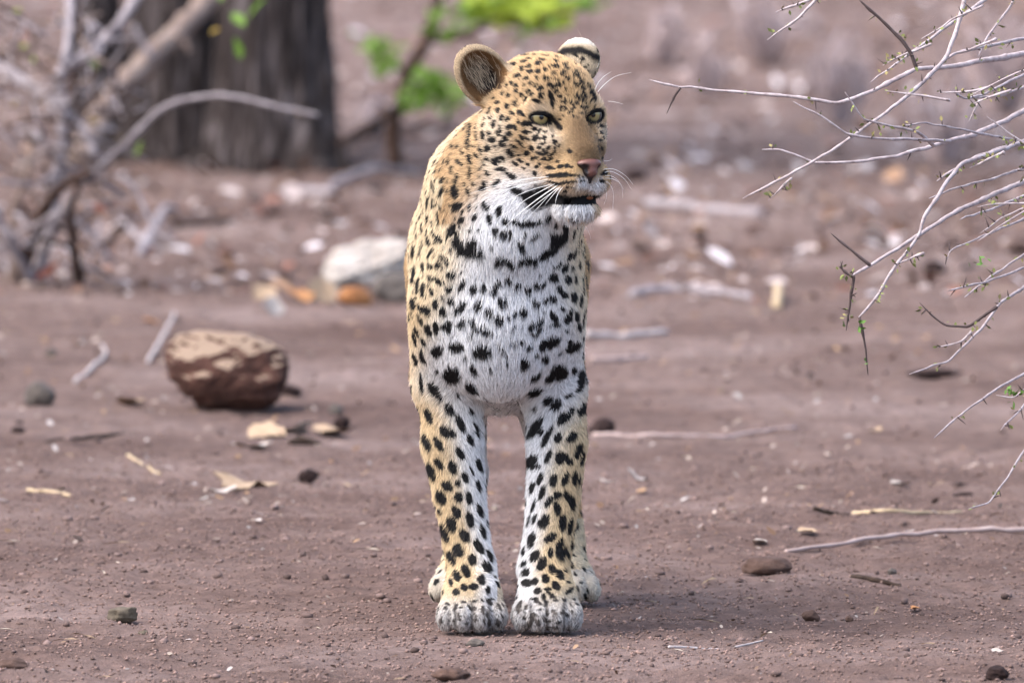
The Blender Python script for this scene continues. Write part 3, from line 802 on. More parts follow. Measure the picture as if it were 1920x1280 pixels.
SPOT[(770, 840, 6.4)] = """120 70 60 14 75;345 190 75 42 55;250 280 100 42 72;505 230 80 48 70;820 200 80 28 70;655 350 65 38 68;440 450 70 52 50;565 420 40 34 90;365 590 85 50 62;575 580 56 44 70;700 600 75 36 78;810 450 70 28 72;255 590 90 22 75;550 770 75 42 60;355 765 40 22 60;490 915 95 52 75;710 860 90 42 78;830 745 75 32 72;405 1015 110 38 70;650 1050 80 52 55;865 1000 80 30 75;310 880 40 12 75;895 430 60 30 95;905 640 60 30 80;920 810 50 24 80;960 1020 30 14 65;730 270 60 14 65"""
SPOT[(930, 850, 6.4)] = """510 160 30 26 -60;690 320 75 46 -75;830 310 75 34 -70;940 290 85 34 88;995 340 80 14 97;435 410 70 28 -70;525 310 80 28 -70;555 470 90 32 -72;860 520 80 36 65;910 590 85 36 80;640 570 75 36 -55;735 500 50 40 -50;735 660 75 42 75;800 830 100 42 -85;450 630 80 20 -72;460 780 60 22 -70;395 810 70 14 -75;575 815 85 55 -65;890 880 100 28 -80;650 1010 75 46 -35;425 1040 90 42 -75;760 1130 115 40 -78;655 1185 56 32 90;810 1200 90 30 -72;330 1180 56 22 -80;465 1230 70 44 -60;905 1100 50 22 85;865 1220 45 20 80"""
SPOT[(780, 1010, 6.4)] = """505 140 75 60 70;420 225 80 38 65;750 90 90 44 60;880 200 80 26 70;680 250 66 48 90;850 335 75 48 60;600 385 75 46 65;495 440 65 42 70;785 485 60 44 80;420 520 45 24 80;580 580 45 36 60;690 570 50 42 0;480 635 42 40 0;865 610 50 28 90;980 540 45 28 45;945 450 28 20 60;375 340 40 12 85;375 775 30 14 20;355 825 24 20 0;265 850 50 12 -80;300 980 40 18 -80;475 820 45 18 -65;575 755 36 16 0;545 820 28 14 0;510 915 34 14 75;530 965 24 14 60;700 740 40 14 -10;695 840 30 24 90;805 850 55 24 85;885 765 40 24 30;890 720 50 10 0;720 910 30 14 20;715 970 28 22 0;850 900 30 14 90;880 1000 40 20 90;1000 810 50 18 60;1040 790 30 14 60;1030 920 40 12 60;980 1000 50 24 80;640 820 40 10 60;600 1020 20 14 0;460 975 24 14 -40;820 990 30 12 80;905 860 24 10 20;790 730 30 10 50"""
SPOT[(930, 1010, 6.4)] = """550 300 80 50 -70;330 300 40 28 -60;675 365 60 42 65;765 430 60 40 60;355 400 46 42 -20;370 525 60 46 10;470 510 46 36 -60;595 480 56 42 70;720 560 60 40 55;500 620 46 34 -10;630 600 44 24 0;905 310 45 26 60;830 380 26 24 60;945 415 30 18 50;210 700 70 20 -70;280 800 60 28 -65;190 760 60 10 85;455 715 50 18 0;505 760 50 20 25;570 690 36 24 90;655 655 44 18 20;690 695 40 16 -15;710 735 44 12 0;820 725 30 18 30;355 825 44 16 -55;595 750 40 16 60;600 780 40 10 -50;440 930 55 28 -75;610 885 48 18 80;700 880 40 22 50;910 870 24 16 40;530 850 20 14 0;345 945 26 20 0;585 960 40 20 60;800 880 26 26 0;750 1000 34 18 -20;640 980 26 16 0;280 870 30 10 -50;405 1020 40 30 90;700 1060 50 16 10;970 775 30 14 20;935 720 26 14 20;855 910 24 20 0;500 1000 40 24 60;900 790 30 10 60;870 515 30 14 10;880 620 60 24 -40;980 590 40 16 60;1100 620 40 14 70;1075 690 40 20 70;1020 520 24 10 0"""

rng = np.random.RandomState(7)
bvh = BVHTree.FromPolygons(BV.tolist(), BF.tolist())


def vertex_normals(V, Q):
    f = np.cross(V[Q[:, 2]] - V[Q[:, 0]], V[Q[:, 3]] - V[Q[:, 1]])
    N = np.zeros_like(V)
    for k in range(4):
        for ax in range(3): N[:, ax] += np.bincount(Q[:, k], f[:, ax], len(V))
    return N / (np.linalg.norm(N, axis=1)[:, None] + 1e-15)


BN = vertex_normals(BV, BF)


def unit(v): return v / (np.linalg.norm(v) + 1e-12)


spots = []          # centre, axis 1 / radius, axis 2 / radius, normal, reach
for (ox, oy, sc), txt in SPOT.items():
    for rec in txt.split(';'):
        x, y, a, b, ang = map(float, rec.split())
        px, py = ox + x / sc, oy + y / sc
        d = ray(px, py)
        hit = bvh.ray_cast(Vector(CAM), Vector(unit(d)))
        if hit[0] is None:
            hit = bvh.find_nearest(Vector(at(px, py, .05)), .03)
            if hit[0] is None: continue
        P = np.array(hit[0])
        nb = [np.array(hh[1]) for hh in bvh.find_nearest_range(Vector(P), .006)]
        n = unit(np.sum(nb, 0)) if nb else np.array(hit[1])
        ex = np.array([math.cos(R(ang)), 0, -math.sin(R(ang))]); ey = np.array([math.sin(R(ang)), 0, math.cos(R(ang))])
        w = unit(d); k = .000783
        if -(w @ n) < .42:           # glancing skin: lean the projection towards the skin's own normal
            for f in np.linspace(.1, 1, 10):
                w = unit(unit(d) * (1 - f) - n * f)
                if -(w @ n) >= .42: break
        g = 1.40 if sc > 7 else 1.20
        r1, r2 = max(a / sc * k * g, .0019), max(b / sc * k * g, .0017)
        Mi = np.linalg.inv(np.stack([ex, ey, w], 1))
        spots.append((P, Mi[0] / r1, Mi[1] / r2, n, max(r1, r2)))
for (x0, x1, y0_, y1_, cnt) in ((1032, 1118, 112, 205, 70), (1050, 1100, 190, 225, 26), (985, 1045, 246, 300, 26), (930, 1010, 130, 200, 22), (1118, 1140, 236, 262, 10)):
    for _ in range(cnt):
        hit = bvh.ray_cast(Vector(CAM), Vector(unit(ray(rng.uniform(x0, x1), rng.uniform(y0_, y1_)))))
        if hit[0] is None: continue
        P = np.array(hit[0]); n = np.array(hit[1]); t1 = unit(np.cross(n, rng.normal(size=3))); r = rng.uniform(.0012, .0021)
        spots.append((P, t1 / (r * 1.4), np.cross(n, t1) / r, n, r * 1.5))
have = np.array([q[0] for q in spots])
for _ in range(420):                 # narrow flecks that fill the neck and shoulder between the large spots
    px_, py_ = rng.uniform(765, 900), rng.uniform(225, 560)
    if px_ > 862 and py_ > 400: continue
    hit = bvh.ray_cast(Vector(CAM), Vector(unit(ray(px_, py_))))
    if hit[0] is None: continue
    P = np.array(hit[0]); n = np.array(hit[1])
    if (np.linalg.norm(have - P, axis=1) < .0105).any(): continue
    t1 = unit(np.array([rng.normal() * .2, 0, 1.0]) - n * n[2]); r = rng.uniform(.0016, .0026)
    spots.append((P, t1 / (r * 1.9), np.cross(n, t1) / r, n, r * 2)); have = np.vstack([have, P])
N_FRONT = len(spots)

# the flanks, back, hind legs and tail: rosettes and spots spread at random
tri = np.vstack([BF[:, [0, 1, 2]], BF[:, [0, 2, 3]]])
e1 = BV[tri[:, 1]] - BV[tri[:, 0]]; e2 = BV[tri[:, 2]] - BV[tri[:, 0]]
fn = np.cross(e1, e2); area = .5 * np.linalg.norm(fn, axis=1); fn = fn / (2 * area[:, None] + 1e-15)


def sample_surface(weight, count, rs):
    c = np.cumsum(weight); i = np.searchsorted(c, rs.rand(count) * c[-1]); i = np.minimum(i, len(tri) - 1)
    u, v = rs.rand(2, count); f = u + v > 1; u[f] = 1 - u[f]; v[f] = 1 - v[f]
    n = BN[tri[i, 0]] * (1 - u - v)[:, None] + BN[tri[i, 1]] * u[:, None] + BN[tri[i, 2]] * v[:, None]
    return BV[tri[i, 0]] + u[:, None] * e1[i] + v[:, None] * e2[i], n / (np.linalg.norm(n, axis=1)[:, None] + 1e-9)


cand, cn = sample_surface(area, 9000, rng)
front = (cn @ FWD < -.18) & (cand[:, 1] < .2)
cand, cn = cand[~front], cn[~front]
taken = [np.array([s[0] for s in spots])]
tk = taken[0]
for P, n in zip(cand, cn):
    flank = P[1] > .2 and P[2] > .33
    gap = .030 if flank else .019
    if (np.sum((tk - P) ** 2, 1) < gap * gap).any(): continue
    tk = np.vstack([tk, P])
    t1 = unit(np.cross(n, rng.normal(size=3))); t2 = np.cross(n, t1)
    if flank:
        for a in rng.uniform(0, .6) + np.arange(5) * 1.257:
            if rng.rand() < .15: continue
            o = (t1 * math.cos(a) + t2 * math.sin(a)) * rng.uniform(.009, .012)
            spots.append((P + o, t1 / rng.uniform(.0045, .0065), t2 / rng.uniform(.004, .006), n, .007))
    else:
        r = rng.uniform(.006, .009)
        spots.append((P, t1 / r, t2 / (r * .75), n, r))


def spot_amount(P, N):
    """1 inside a dark spot, 0 outside, with ragged edges"""
    out = np.zeros(len(P)); order = np.argsort(P[:, 2]); zs = P[order, 2]
    wob = .15 * noise3(P * 90, 1, 5, 2)
    for c, a1, a2, n, rr in spots:
        i0, i1 = np.searchsorted(zs, (c[2] - rr * 1.7, c[2] + rr * 1.7))
        idx = order[i0:i1]
        if not len(idx): continue
        idx = idx[(np.abs(P[idx, 0] - c[0]) < rr * 1.8) & (np.abs(P[idx, 1] - c[1]) < rr * 2.8)]
        if not len(idx): continue
        q = P[idx] - c
        r = np.sqrt((q @ a1) ** 2 + (q @ a2) ** 2) + wob[idx]
        ok = N[idx] @ n > .15
        out[idx] = np.maximum(out[idx], np.where(ok, np.clip((1.06 - r) / .16, 0, 1), 0))
    return out


# soft areas of coat colour, outlined on the animal as seen from the front
def area_mask(polys, blur):
    h = 3
    gx, gy = np.meshgrid(np.arange(740, 1160, h), np.arange(60, 1210, h))
    M = np.zeros(gx.shape)
    for poly in polys:
        ins = np.zeros(gx.shape, bool); n = len(poly)
        for i in range(n):
            (x0, y0), (x1, y1) = poly[i], poly[(i + 1) % n]
            if y0 == y1: continue
            c = ((y0 > gy) != (y1 > gy)) & (gx < (x1 - x0) * (gy - y0) / (y1 - y0) + x0)
            ins ^= c
        M[ins] = 1
    k = max(1, int(blur / h))
    for _ in range(3):
        for ax in (0, 1):
            M = sum(np.roll(M, s, ax) for s in range(-k, k + 1)) / (2 * k + 1)
    def look(px, py):
        i = np.clip(((py - 60) / h).astype(int), 0, M.shape[0] - 1); j = np.clip(((px - 740) / h).astype(int), 0, M.shape[1] - 1)
        return M[i, j]
    return look


WHITE = area_mask([[(1010, 330), (960, 318), (915, 345), (880, 390), (862, 440), (862, 490), (850, 540), (820, 600), (792, 660), (786, 725), (830, 745), (850, 800), (868, 880), (885, 950), (905, 1020), (925, 1090), (960, 1090), (958, 780),
                    (960, 1090), (975, 1030), (1000, 960), (1018, 880), (1050, 790), (1100, 740), (1102, 680), (1085, 610), (1058, 540), (1056, 480), (1058, 420), (1100, 400), (1106, 380), (1040, 372)]], 19)
TOES = area_mask([[(800, 1128), (960, 1130), (960, 1200), (800, 1200)], [(955, 1128), (1110, 1125), (1110, 1200), (955, 1200)]], 14)
LIPS = area_mask([[(998, 352), (1012, 345), (1036, 354), (1062, 366), (1085, 368), (1104, 364), (1104, 378), (1070, 377), (1040, 380), (1020, 389), (998, 394), (985, 385), (975, 362)]], 2)
LIPWHITE = area_mask([[(1090, 326), (1103, 334), (1106, 346), (1124, 330), (1136, 345), (1130, 366), (1108, 362), (1098, 352), (1075, 352), (1082, 340)], [(1015, 384), (1110, 382), (1112, 410), (1070, 420), (1020, 408)]], 4)
GREYNOSE = area_mask([[(1058, 212), (1112, 208), (1116, 240), (1134, 270), (1138, 302), (1100, 300), (1078, 304), (1066, 280), (1060, 250)]], 9)
PALE = area_mask([[(985, 196), (1045, 196), (1030, 205), (990, 210)], [(995, 228), (1045, 238), (1052, 262), (1010, 290), (985, 250)], [(900, 210), (950, 215), (960, 320), (905, 330)], [(1118, 235), (1145, 230), (1142, 262), (1128, 270)], [(1115, 160), (1145, 185), (1140, 200), (1112, 190)]], 7)
GOLD = area_mask([[(1010, 300), (1075, 290), (1100, 330), (1030, 350), (1000, 340)], [(930, 100), (1040, 92), (1130, 180), (1110, 230), (1075, 220), (1040, 160)], [(760, 560), (790, 560), (800, 700), (765, 720)], [(775, 745), (830, 750), (870, 900), (900, 1040), (940, 1120), (830, 1120), (820, 960)], [(1108, 745), (1085, 780), (1050, 900), (1010, 1040), (975, 1110), (1070, 1110), (1090, 960)]], 12)


def lin(r, g, b):
    c = np.array([r, g, b]) / 255.0
    return np.where(c <= .04045, c / 12.92, ((c + .055) / 1.055) ** 2.4)


C_TAN, C_GOLD, C_WHITE = lin(226, 212, 186), lin(210, 183, 141), lin(232, 232, 234)
C_BLACK, C_PALE, C_GREY = lin(20, 18, 20), lin(226, 214, 196), lin(120, 95, 68)


def coat(P, N, rs):
    """base colour of the fur that grows at P"""
    px, py = project(P)
    px = px + rs.normal(size=len(P)) * 2.2; py = py + rs.normal(size=len(P)) * 2.2
    facing = (N @ FWD < .25) & (P[:, 1] < .22)
    Q = (P - HC) @ HM * 1000
    head = (np.abs(Q[:, 0]) < 140) & (Q[:, 1] > -160) & (Q[:, 2] > -160) & (P[:, 2] > .58)
    col = np.tile(C_TAN, (len(P), 1))
    def mix(c, w):
        nonlocal col
        col = col * (1 - w[:, None]) + c * w[:, None]
    back = np.clip((P[:, 2] - .55) / .12, 0, 1) * np.clip((P[:, 1] - .02) / .1, 0, 1)
    mix(C_GOLD, .38 + .35 * back)
    under = np.clip((-N[:, 2] - .15) / .35, 0, 1) * (P[:, 1] > .05) * (P[:, 2] > .2)
    inner = np.clip((np.abs(P[:, 0] - CX) < .085) * (-(N[:, 0]) * np.sign(P[:, 0] - CX)) * 1.6, 0, 1) * (P[:, 2] < .36)
    mix(lin(196, 158, 110), np.clip((P[:, 1] - .10) / .10, 0, 1) * (P[:, 2] > .12) * .8)
    mix(C_GOLD, np.where(facing, GOLD(px, py), 0) * .75)
    mix(lin(180, 140, 90), head * .62)
    mix(C_PALE, np.where(facing & head, PALE(px, py), 0) * .6)
    mix(C_WHITE, np.where(facing, WHITE(px, py), 0))
    mix(C_WHITE, np.maximum(under, inner * .9))
    mix(C_WHITE * .92, np.where(P[:, 2] < .12, TOES(px, py) * (P[:, 1] < .1), 0) * .85)
    mix(C_WHITE * .8, ((P[:, 2] < .05) & (P[:, 1] > .1)) * .4)
    mix(C_GREY, np.where(facing & head, GREYNOSE(px, py), 0) * .95)
    mix(C_WHITE * .9, np.where(facing & head & (Q[:, 1] > -10), LIPWHITE(px, py), 0))
    mix(C_BLACK, ((Q[:, 2] < -121) & (Q[:, 1] > 0) & head & (rs.rand(len(P)) < .07)) * .8)
    s = spot_amount(P, N)
    # ears: tan rim, dark hollow; black band and pale tip on the back
    for k, (c, M) in enumerate((EAR1, EAR2)):
        E = (Q - c) @ M
        near = (np.abs(E[:, 0]) < 42) & (np.abs(E[:, 1]) < 58) & (np.abs(E[:, 2]) < 24) & (E[:, 1] > -26)
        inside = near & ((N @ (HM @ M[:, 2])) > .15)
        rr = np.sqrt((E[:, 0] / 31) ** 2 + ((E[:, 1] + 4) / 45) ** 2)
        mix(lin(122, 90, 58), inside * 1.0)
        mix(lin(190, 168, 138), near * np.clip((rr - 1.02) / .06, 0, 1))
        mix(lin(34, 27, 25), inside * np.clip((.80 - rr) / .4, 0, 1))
        outside = near & ~inside
        if k == 1:
            mix(lin(206, 188, 160), outside * 1.0)
            band = outside * np.clip(1 - np.abs(E[:, 1] - 13 + .006 * E[:, 0] ** 2 + 3 * noise3(E, .05, 3, 3)) / 10, 0, 1) * 1.7
            mix(C_BLACK, np.clip(band, 0, 1))
            mix(lin(226, 220, 208), outside * np.clip((E[:, 1] - 22) / 5, 0, 1))
        else:
            band = outside * np.clip(1 - np.abs(E[:, 1] - 6) / 16, 0, 1) * 1.5
            rim = inside | (near & (np.abs(N @ (HM @ M[:, 2])) < .35))
            mix(C_BLACK, np.clip(band, 0, 1) * ~rim)
        s = np.where(inside, 0, s)
    mix(C_BLACK, s)
    lips = np.where(facing & head, LIPS(px, py), 0)
    mouth = (np.abs(Q[:, 2] + 119.5) < 8) & (Q[:, 1] > -25) & (np.abs(Q[:, 0]) < 38) & head
    lips = np.maximum(lips, mouth * np.clip((9 - np.abs(Q[:, 2] + 120)) / 3, 0, 1))
    mix(lin(17, 16, 18), np.clip(lips * 1.3, 0, 1))
    # dark rims and tear marks of the eyes
    for k, e in enumerate(EYE):
        sg = -1 if k == 0 else 1
        q = Q - (e + np.array([sg * 1.0, 13, -.5]))
        q = q @ basis((-sg * .20, 0, 1), (0, 1, 0))
        r = np.sqrt((q[:, 0] / 20.5) ** 2 + ((q[:, 1] + .8) / 12.2) ** 2)
        mix(lin(16, 14, 16), np.clip((1.0 - r) / .12, 0, 1) * (q[:, 2] > -14) * (np.abs(q[:, 2]) < 30))
        tq = Q - (e + np.array([-sg * 22, 14, -12]))
        r = np.sqrt(((tq[:, 0] - sg * tq[:, 2] * .45) / 4.2) ** 2 + (tq[:, 2] / 13) ** 2)
        mix(lin(26, 22, 24), np.clip((1.0 - r) / .3, 0, 1) * (np.abs(tq[:, 1]) < 22))
    grey = np.where((P[:, 2] < .07) & (P[:, 1] < .1), TOES(px, py), 0) * np.clip(.45 + .6 * noise3(P * 55, 1, 9, 3), 0, 1)
    mix(lin(150, 140, 134), grey * .75)
    for ppx in (885, 1026):       # crease shade painted as dark lines between the toes
        xx = P[:, 0] - at(ppx, 1150, -.03)[0]
        fur_ = np.exp(-(np.minimum(np.minimum(np.abs(xx - .0245), np.abs(xx + .0245)), np.abs(xx)) / .0022) ** 2)
        mix(lin(58, 52, 50), fur_ * (np.abs(xx) < .05) * (P[:, 1] < -.05) * (P[:, 2] < .045) * .75)
    # peppered toes
    pep = np.where((P[:, 2] < .06) & (P[:, 1] < .1), TOES(px, py), 0) * (rs.rand(len(P)) < .30)
    mix(C_BLACK, pep * .7)
    return col, s, head, Q, px, py, lips


vcol = coat(BV, BN, rng)[0]
skin = attr_material('leopard_skin', 'coat', .75, .15)
body_mesh = mesh_np('body', BV, BF, True, [skin])
ca = body_mesh.color_attributes.new('coat', 'FLOAT_COLOR', 'POINT')
ca.data.foreach_set('color', np.hstack([vcol * .5, np.ones((len(vcol), 1))]).astype(np.float32).ravel())  # skin colour darkened to stand for the shade down between the hairs

leopard = link('leopard', None)
leopard.empty_display_size = .1
tag(leopard, 'spotted leopard standing on bare soil, head turned aside, whiskers and ringed chest', 'leopard')
body = link('body', body_mesh, leopard)

# ------------------------------------------------------------------ fur: strands combed over the skin
rs = np.random.RandomState(11)
fc = BV[tri].mean(1)
vis = fn @ FWD
wgt = area.copy()
wgt *= np.where(fc[:, 1] < .2, np.where(vis < .1, 1.0, .25), .16)
wgt *= np.where((fc[:, 1] > .2) & (vis < .2) & (fc[:, 2] < .3), 3.0, 1.0)
hd = np.linalg.norm(fc - HC, axis=1) < .2
wgt *= np.where(hd, 1.7, 1.0)
NF = 330000
RP, RN = sample_surface(wgt, NF, rs)
def tangent(v, n):
    v = v - n * np.sum(v * n, 1)[:, None]
    return v / (np.linalg.norm(v, axis=1)[:, None] + 1e-6)


RQ = (RP - HC) @ HM * 1000
rhead = (np.abs(RQ[:, 0]) < 140) & (RQ[:, 1] > -160) & (RQ[:, 2] > -160) & (RP[:, 2] > .58)
# direction of growth
flow = np.tile(np.array([0, .35, -1.0]), (NF, 1))
side = np.clip((RP[:, 1] - .12) / .15, 0, 1) * (RP[:, 2] > .33)
flow = flow * (1 - side[:, None]) + np.array([0, 1.0, -.45]) * side[:, None]
chest = np.clip(1 - np.abs(RP[:, 0] - CX) / .12, 0, 1) * (RP[:, 1] < .06) * (RP[:, 2] > .36)
flow += chest[:, None] * np.stack([-(RP[:, 0] - CX) * 2.5, np.zeros(NF), np.full(NF, -.5)], 1)
for cx_, cy_ in ((855, 745), (1048, 748)):       # whorls at the elbows
    c = at(cx_, cy_, 0)
    v = RP - c; v[:, 1] = 0; r = np.linalg.norm(v, axis=1)
    w = np.exp(-(r / .045) ** 2) * (RP[:, 1] < .1)
    flow += (w / (r + .01))[:, None] * v * 1.6
nose = np.array([0, 60, -52.0])
hv = RQ - nose
hv = hv / (np.linalg.norm(hv, axis=1)[:, None] + 1e-6)
hv[:, 1] -= .35
low = np.clip((-RQ[:, 2] - 95) / 30, 0, 1)
hv[:, 2] -= low * .8
hflow = hv @ HM.T
hw = np.clip((RQ[:, 2] + 150) / 30, 0, 1) * np.clip((RQ[:, 1] + 150) / 40, 0, 1) * rhead
flow = flow * (1 - hw[:, None]) + hflow * hw[:, None]
T = tangent(flow + .10 * rs.normal(size=(NF, 3)) + .35 * np.stack([noise3(RP * 30, 1, 21 + i, 2) for i in range(3)], 1), RN)
# length of the hair
Ln = np.full(NF, .0095)
Ln = np.where(RP[:, 2] < .30, .0102, Ln)
Ln = np.where(RP[:, 2] < .085, .0065, Ln)
chestw = np.clip(1 - np.abs(RP[:, 0] - CX) / .11, 0, 1) * (RP[:, 2] > .3) * (RP[:, 2] < .66) * (RP[:, 1] < .1)
Ln += .009 * chestw
dn = np.linalg.norm(RQ - nose, axis=1)
Ln = np.where(rhead > 0, np.clip(.0052 + (dn - 25) * .00004, .0052, .0095), Ln)
Ln = np.where((rhead > 0) & (RQ[:, 1] < -40) & (RQ[:, 2] < -20), .0105, Ln)
Ln = np.where((rhead > 0) & (RQ[:, 2] < -121) & (RQ[:, 1] > -15), .0135, Ln)
Ln = np.where((RP[:, 1] > .12) & (RN[:, 2] < -.4) & (RP[:, 2] > .22), .024, Ln)
earin = np.zeros(NF, bool)
for c, M in (EAR1, EAR2):
    E = (RQ - c) @ M
    nearE = (np.abs(E[:, 0]) < 42) & (np.abs(E[:, 1]) < 58) & (np.abs(E[:, 2]) < 24) & (E[:, 1] > -26)
    Ln = np.where(nearE, .0042, Ln)
    T = np.where(nearE[:, None], tangent(np.tile(HM @ M[:, 1], (NF, 1)) + .4 * rs.normal(size=(NF, 3)), RN), T)
    deep = nearE & ((RN @ (HM @ M[:, 2])) > .3) & (np.sqrt((E[:, 0] / 30) ** 2 + ((E[:, 1] + 3) / 40) ** 2) < .85)
    earin |= deep & (rs.rand(NF) < .02 + .20 * np.exp(-((E[:, 0] - 6) / 13) ** 2 - ((E[:, 1] + 2) / 24) ** 2))
Ln = np.where(earin, .026, Ln)
T = np.where(earin[:, None], tangent(np.tile(np.array([-.55, -.3, .75]), (NF, 1)) + .16 * rs.normal(size=(NF, 3)), RN), T)
Ln *= rs.uniform(.65, 1.2, NF)
lift = rs.uniform(.14, .50, NF)
lift = np.where(earin, .5, lift)
# no fur on the lips, in the eye openings or where the nose sits
rcol, rs_spot, _h, _q, rpx, rpy, _l = coat(RP + T * Ln[:, None] * .55, RN, rs)
rcol = np.where(earin[:, None], lin(196, 180, 156), rcol)
_px, _py = project(RP)
rlips = np.where(rhead & (RN @ FWD < .25), LIPS(_px, _py), 0)
mouth = (np.abs(RQ[:, 2] + 118) < 4) & (RQ[:, 1] > -25) & (np.abs(RQ[:, 0]) < 36) & rhead
keep = (rlips < .6) & ~mouth
for k, e in enumerate(EYE):
    sg = -1 if k == 0 else 1
    q = (RQ - (e + np.array([sg * 1.0, 13, -.5]))) @ basis((-sg * .20, 0, 1), (0, 1, 0))
    keep &= ~((np.sqrt((q[:, 0] / 18) ** 2 + ((q[:, 1] + 1.5) / 9.5) ** 2) < 1) & (np.abs(q[:, 2]) < 26))
nq = RQ - np.array([0, 62, -72.0])
keep &= ~((np.abs(nq[:, 0]) < 17) & (np.abs(nq[:, 2] - 1) < 13) & (nq[:, 1] > -14))
keep &= ~((RQ[:, 1] > -20) & (np.abs(RQ[:, 2] + 120) < 3) & (np.abs(RQ[:, 0]) < 30))
keep &= RP[:, 2] > .004
RP, RN, rcol, T, Ln, lift = (a[keep] for a in (RP, RN, rcol, T, Ln, lift))
NF = len(RP)


SEG = 5
tt = np.linspace(0, 1, SEG)
curl = rs.normal(size=(NF, 3)) * np.where(Ln > .018, .05, .12)[:, None]
PTS = np.empty((NF, SEG, 3), np.float32); RAD = np.empty((NF, SEG), np.float32)
for i, t in enumerate(tt):
    up = lift * (t - .45 * t * t)
    PTS[:, i] = RP - RN * .0008 + Ln[:, None] * (T * t + RN * up[:, None] + curl * t * t)
    RAD[:, i] = (.00030 + .00006 * (Ln > .009) - .00014 * (Ln > .0175) * (RP[:, 2] > .78)) * (1 - .82 * t ** 1.5)
hair = bpy.data.hair_curves.new('fur')
hair.add_curves([SEG] * NF)
hair.attributes['position'].data.foreach_set('vector', PTS.ravel())
ra = hair.attributes.get('radius') or hair.attributes.new('radius', 'FLOAT', 'POINT')
ra.data.foreach_set('value', RAD.ravel())
shade = (rs.normal(1.0, .17, NF) + .18 * noise3(RP * 160, 1, 77, 2))[:, None]
nearnose = np.exp(-(np.linalg.norm((RP - HC) @ HM * 1000 - np.array([0, 40, -45.0]), axis=1) / 42) ** 2)
shade *= (1 - nearnose * .55 * (rs.rand(NF) < .4))[:, None]
dark = (rcol.mean(1) < .05)[:, None]
hc = np.clip(rcol * np.where(dark, 1, shade), 0, .92)
HCOL = np.repeat(hc[:, None, :], SEG, 1)
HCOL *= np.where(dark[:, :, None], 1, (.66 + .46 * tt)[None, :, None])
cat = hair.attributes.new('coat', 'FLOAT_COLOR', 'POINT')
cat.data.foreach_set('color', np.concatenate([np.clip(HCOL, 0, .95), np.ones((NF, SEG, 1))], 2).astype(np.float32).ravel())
fm, ft, fb = material('leopard_fur', .55, .25)
fa = nd(ft, 'ShaderNodeAttribute', attribute_name='coat')
ft.links.new(fa.outputs['Color'], fb.inputs['Base Color'])
hair.materials.append(fm)
fur = link('fur', hair, leopard)
# ------------------------------------------------------------------ eyes, nose, whiskers
def cap(radius, half_angle, seg=28, rings=8):
    """part of a sphere around +Z"""
    V = [(0, 0, radius)]; F = []
    for r in range(1, rings + 1):
        a = half_angle * r / rings
        for s in range(seg):
            b = 2 * math.pi * s / seg
            V.append((radius * math.sin(a) * math.cos(b), radius * math.sin(a) * math.sin(b), radius * math.cos(a)))
    for s in range(seg): F.append((0, 1 + s, 1 + (s + 1) % seg))
    for r in range(1, rings):
        for s in range(seg):
            a, b = 1 + (r - 1) * seg, 1 + r * seg
            F.append((a + s, b + s, b + (s + 1) % seg, a + (s + 1) % seg))
    return Geo().add(V, F)


white_m, _, wb = material('eyeball', .15, .5); wb.inputs['Base Color'].default_value = (.10, .085, .075, 1)
pup_m, _, pb = material('pupil', .06, .6); pb.inputs['Base Color'].default_value = (.006, .006, .007, 1)
iris_m, it, ib = material('iris', .07, .6)
tc = nd(it, 'ShaderNodeTexCoord')
ln = nd(it, 'ShaderNodeVectorMath', operation='LENGTH')
sp = nd(it, 'ShaderNodeSeparateXYZ'); cb = nd(it, 'ShaderNodeCombineXYZ')
it.links.new(tc.outputs['Object'], sp.inputs[0]); it.links.new(sp.outputs[0], cb.inputs[0]); it.links.new(sp.outputs[1], cb.inputs[1])
it.links.new(cb.outputs[0], ln.inputs[0])
ns = nd(it, 'ShaderNodeTexNoise', i_Scale=500.0, i_Detail=3.0)
it.links.new(tc.outputs['Object'], ns.inputs['Vector'])
ma = nd(it, 'ShaderNodeMath', operation='MULTIPLY_ADD'); ma.inputs[1].default_value = 76.0
mn = nd(it, 'ShaderNodeMath', operation='MULTIPLY'); mn.inputs[1].default_value = .16
it.links.new(ns.outputs[0], mn.inputs[0]); it.links.new(ln.outputs['Value'], ma.inputs[0]); it.links.new(mn.outputs[0], ma.inputs[2])
ir = ramp(it, [(.25, lin(92, 72, 44)), (.50, lin(142, 126, 84)), (.85, lin(134, 122, 86)), (1.0, lin(60, 50, 38))], ma.outputs[0])
it.links.new(ir.outputs[0], ib.inputs['Base Color'])
eyeball_mesh = cap(EYE_R * .001, math.pi * .999, 32, 20).mesh('eyeball', white_m)
iris_mesh = cap(EYE_R * .001 + .0003, .68).mesh('iris', iris_m)
pupil_mesh = cap(EYE_R * .001 + .0006, .16, 20, 4).mesh('pupil', pup_m)
for k, e in enumerate(EYE):
    eye = link('eye', eyeball_mesh, leopard, hl(*e))
    g = HM @ np.array([-.10 if k == 0 else -.16, 1.0, .02])
    eye.rotation_euler = Vector(g).to_track_quat('Z', 'Y').to_euler()
    ir_o = link('iris', iris_mesh, eye); link('pupil', pupil_mesh, ir_o)

NOSE_C = np.array([0, 60, -72.0])


def nose_sdf(q):
    d = d_ell(q, (0, -1, 6), (18.5, 12, 8.5))
    d = smin(d, d_ell(q, (0, 1, -4), (11, 10.5, 10)), 5)
    d = smin(d, d_ell(q, (0, 0, -14), (2.6, 6, 8)), 4)
    for s in (-1, 1):
        d = smax(d, -d_ell(q, (s * 11.5, 9, -1.0), (5.2, 8, 3.6), basis((s * .45, 0, 1), (0, 1, 0))), 1.5)
    return d


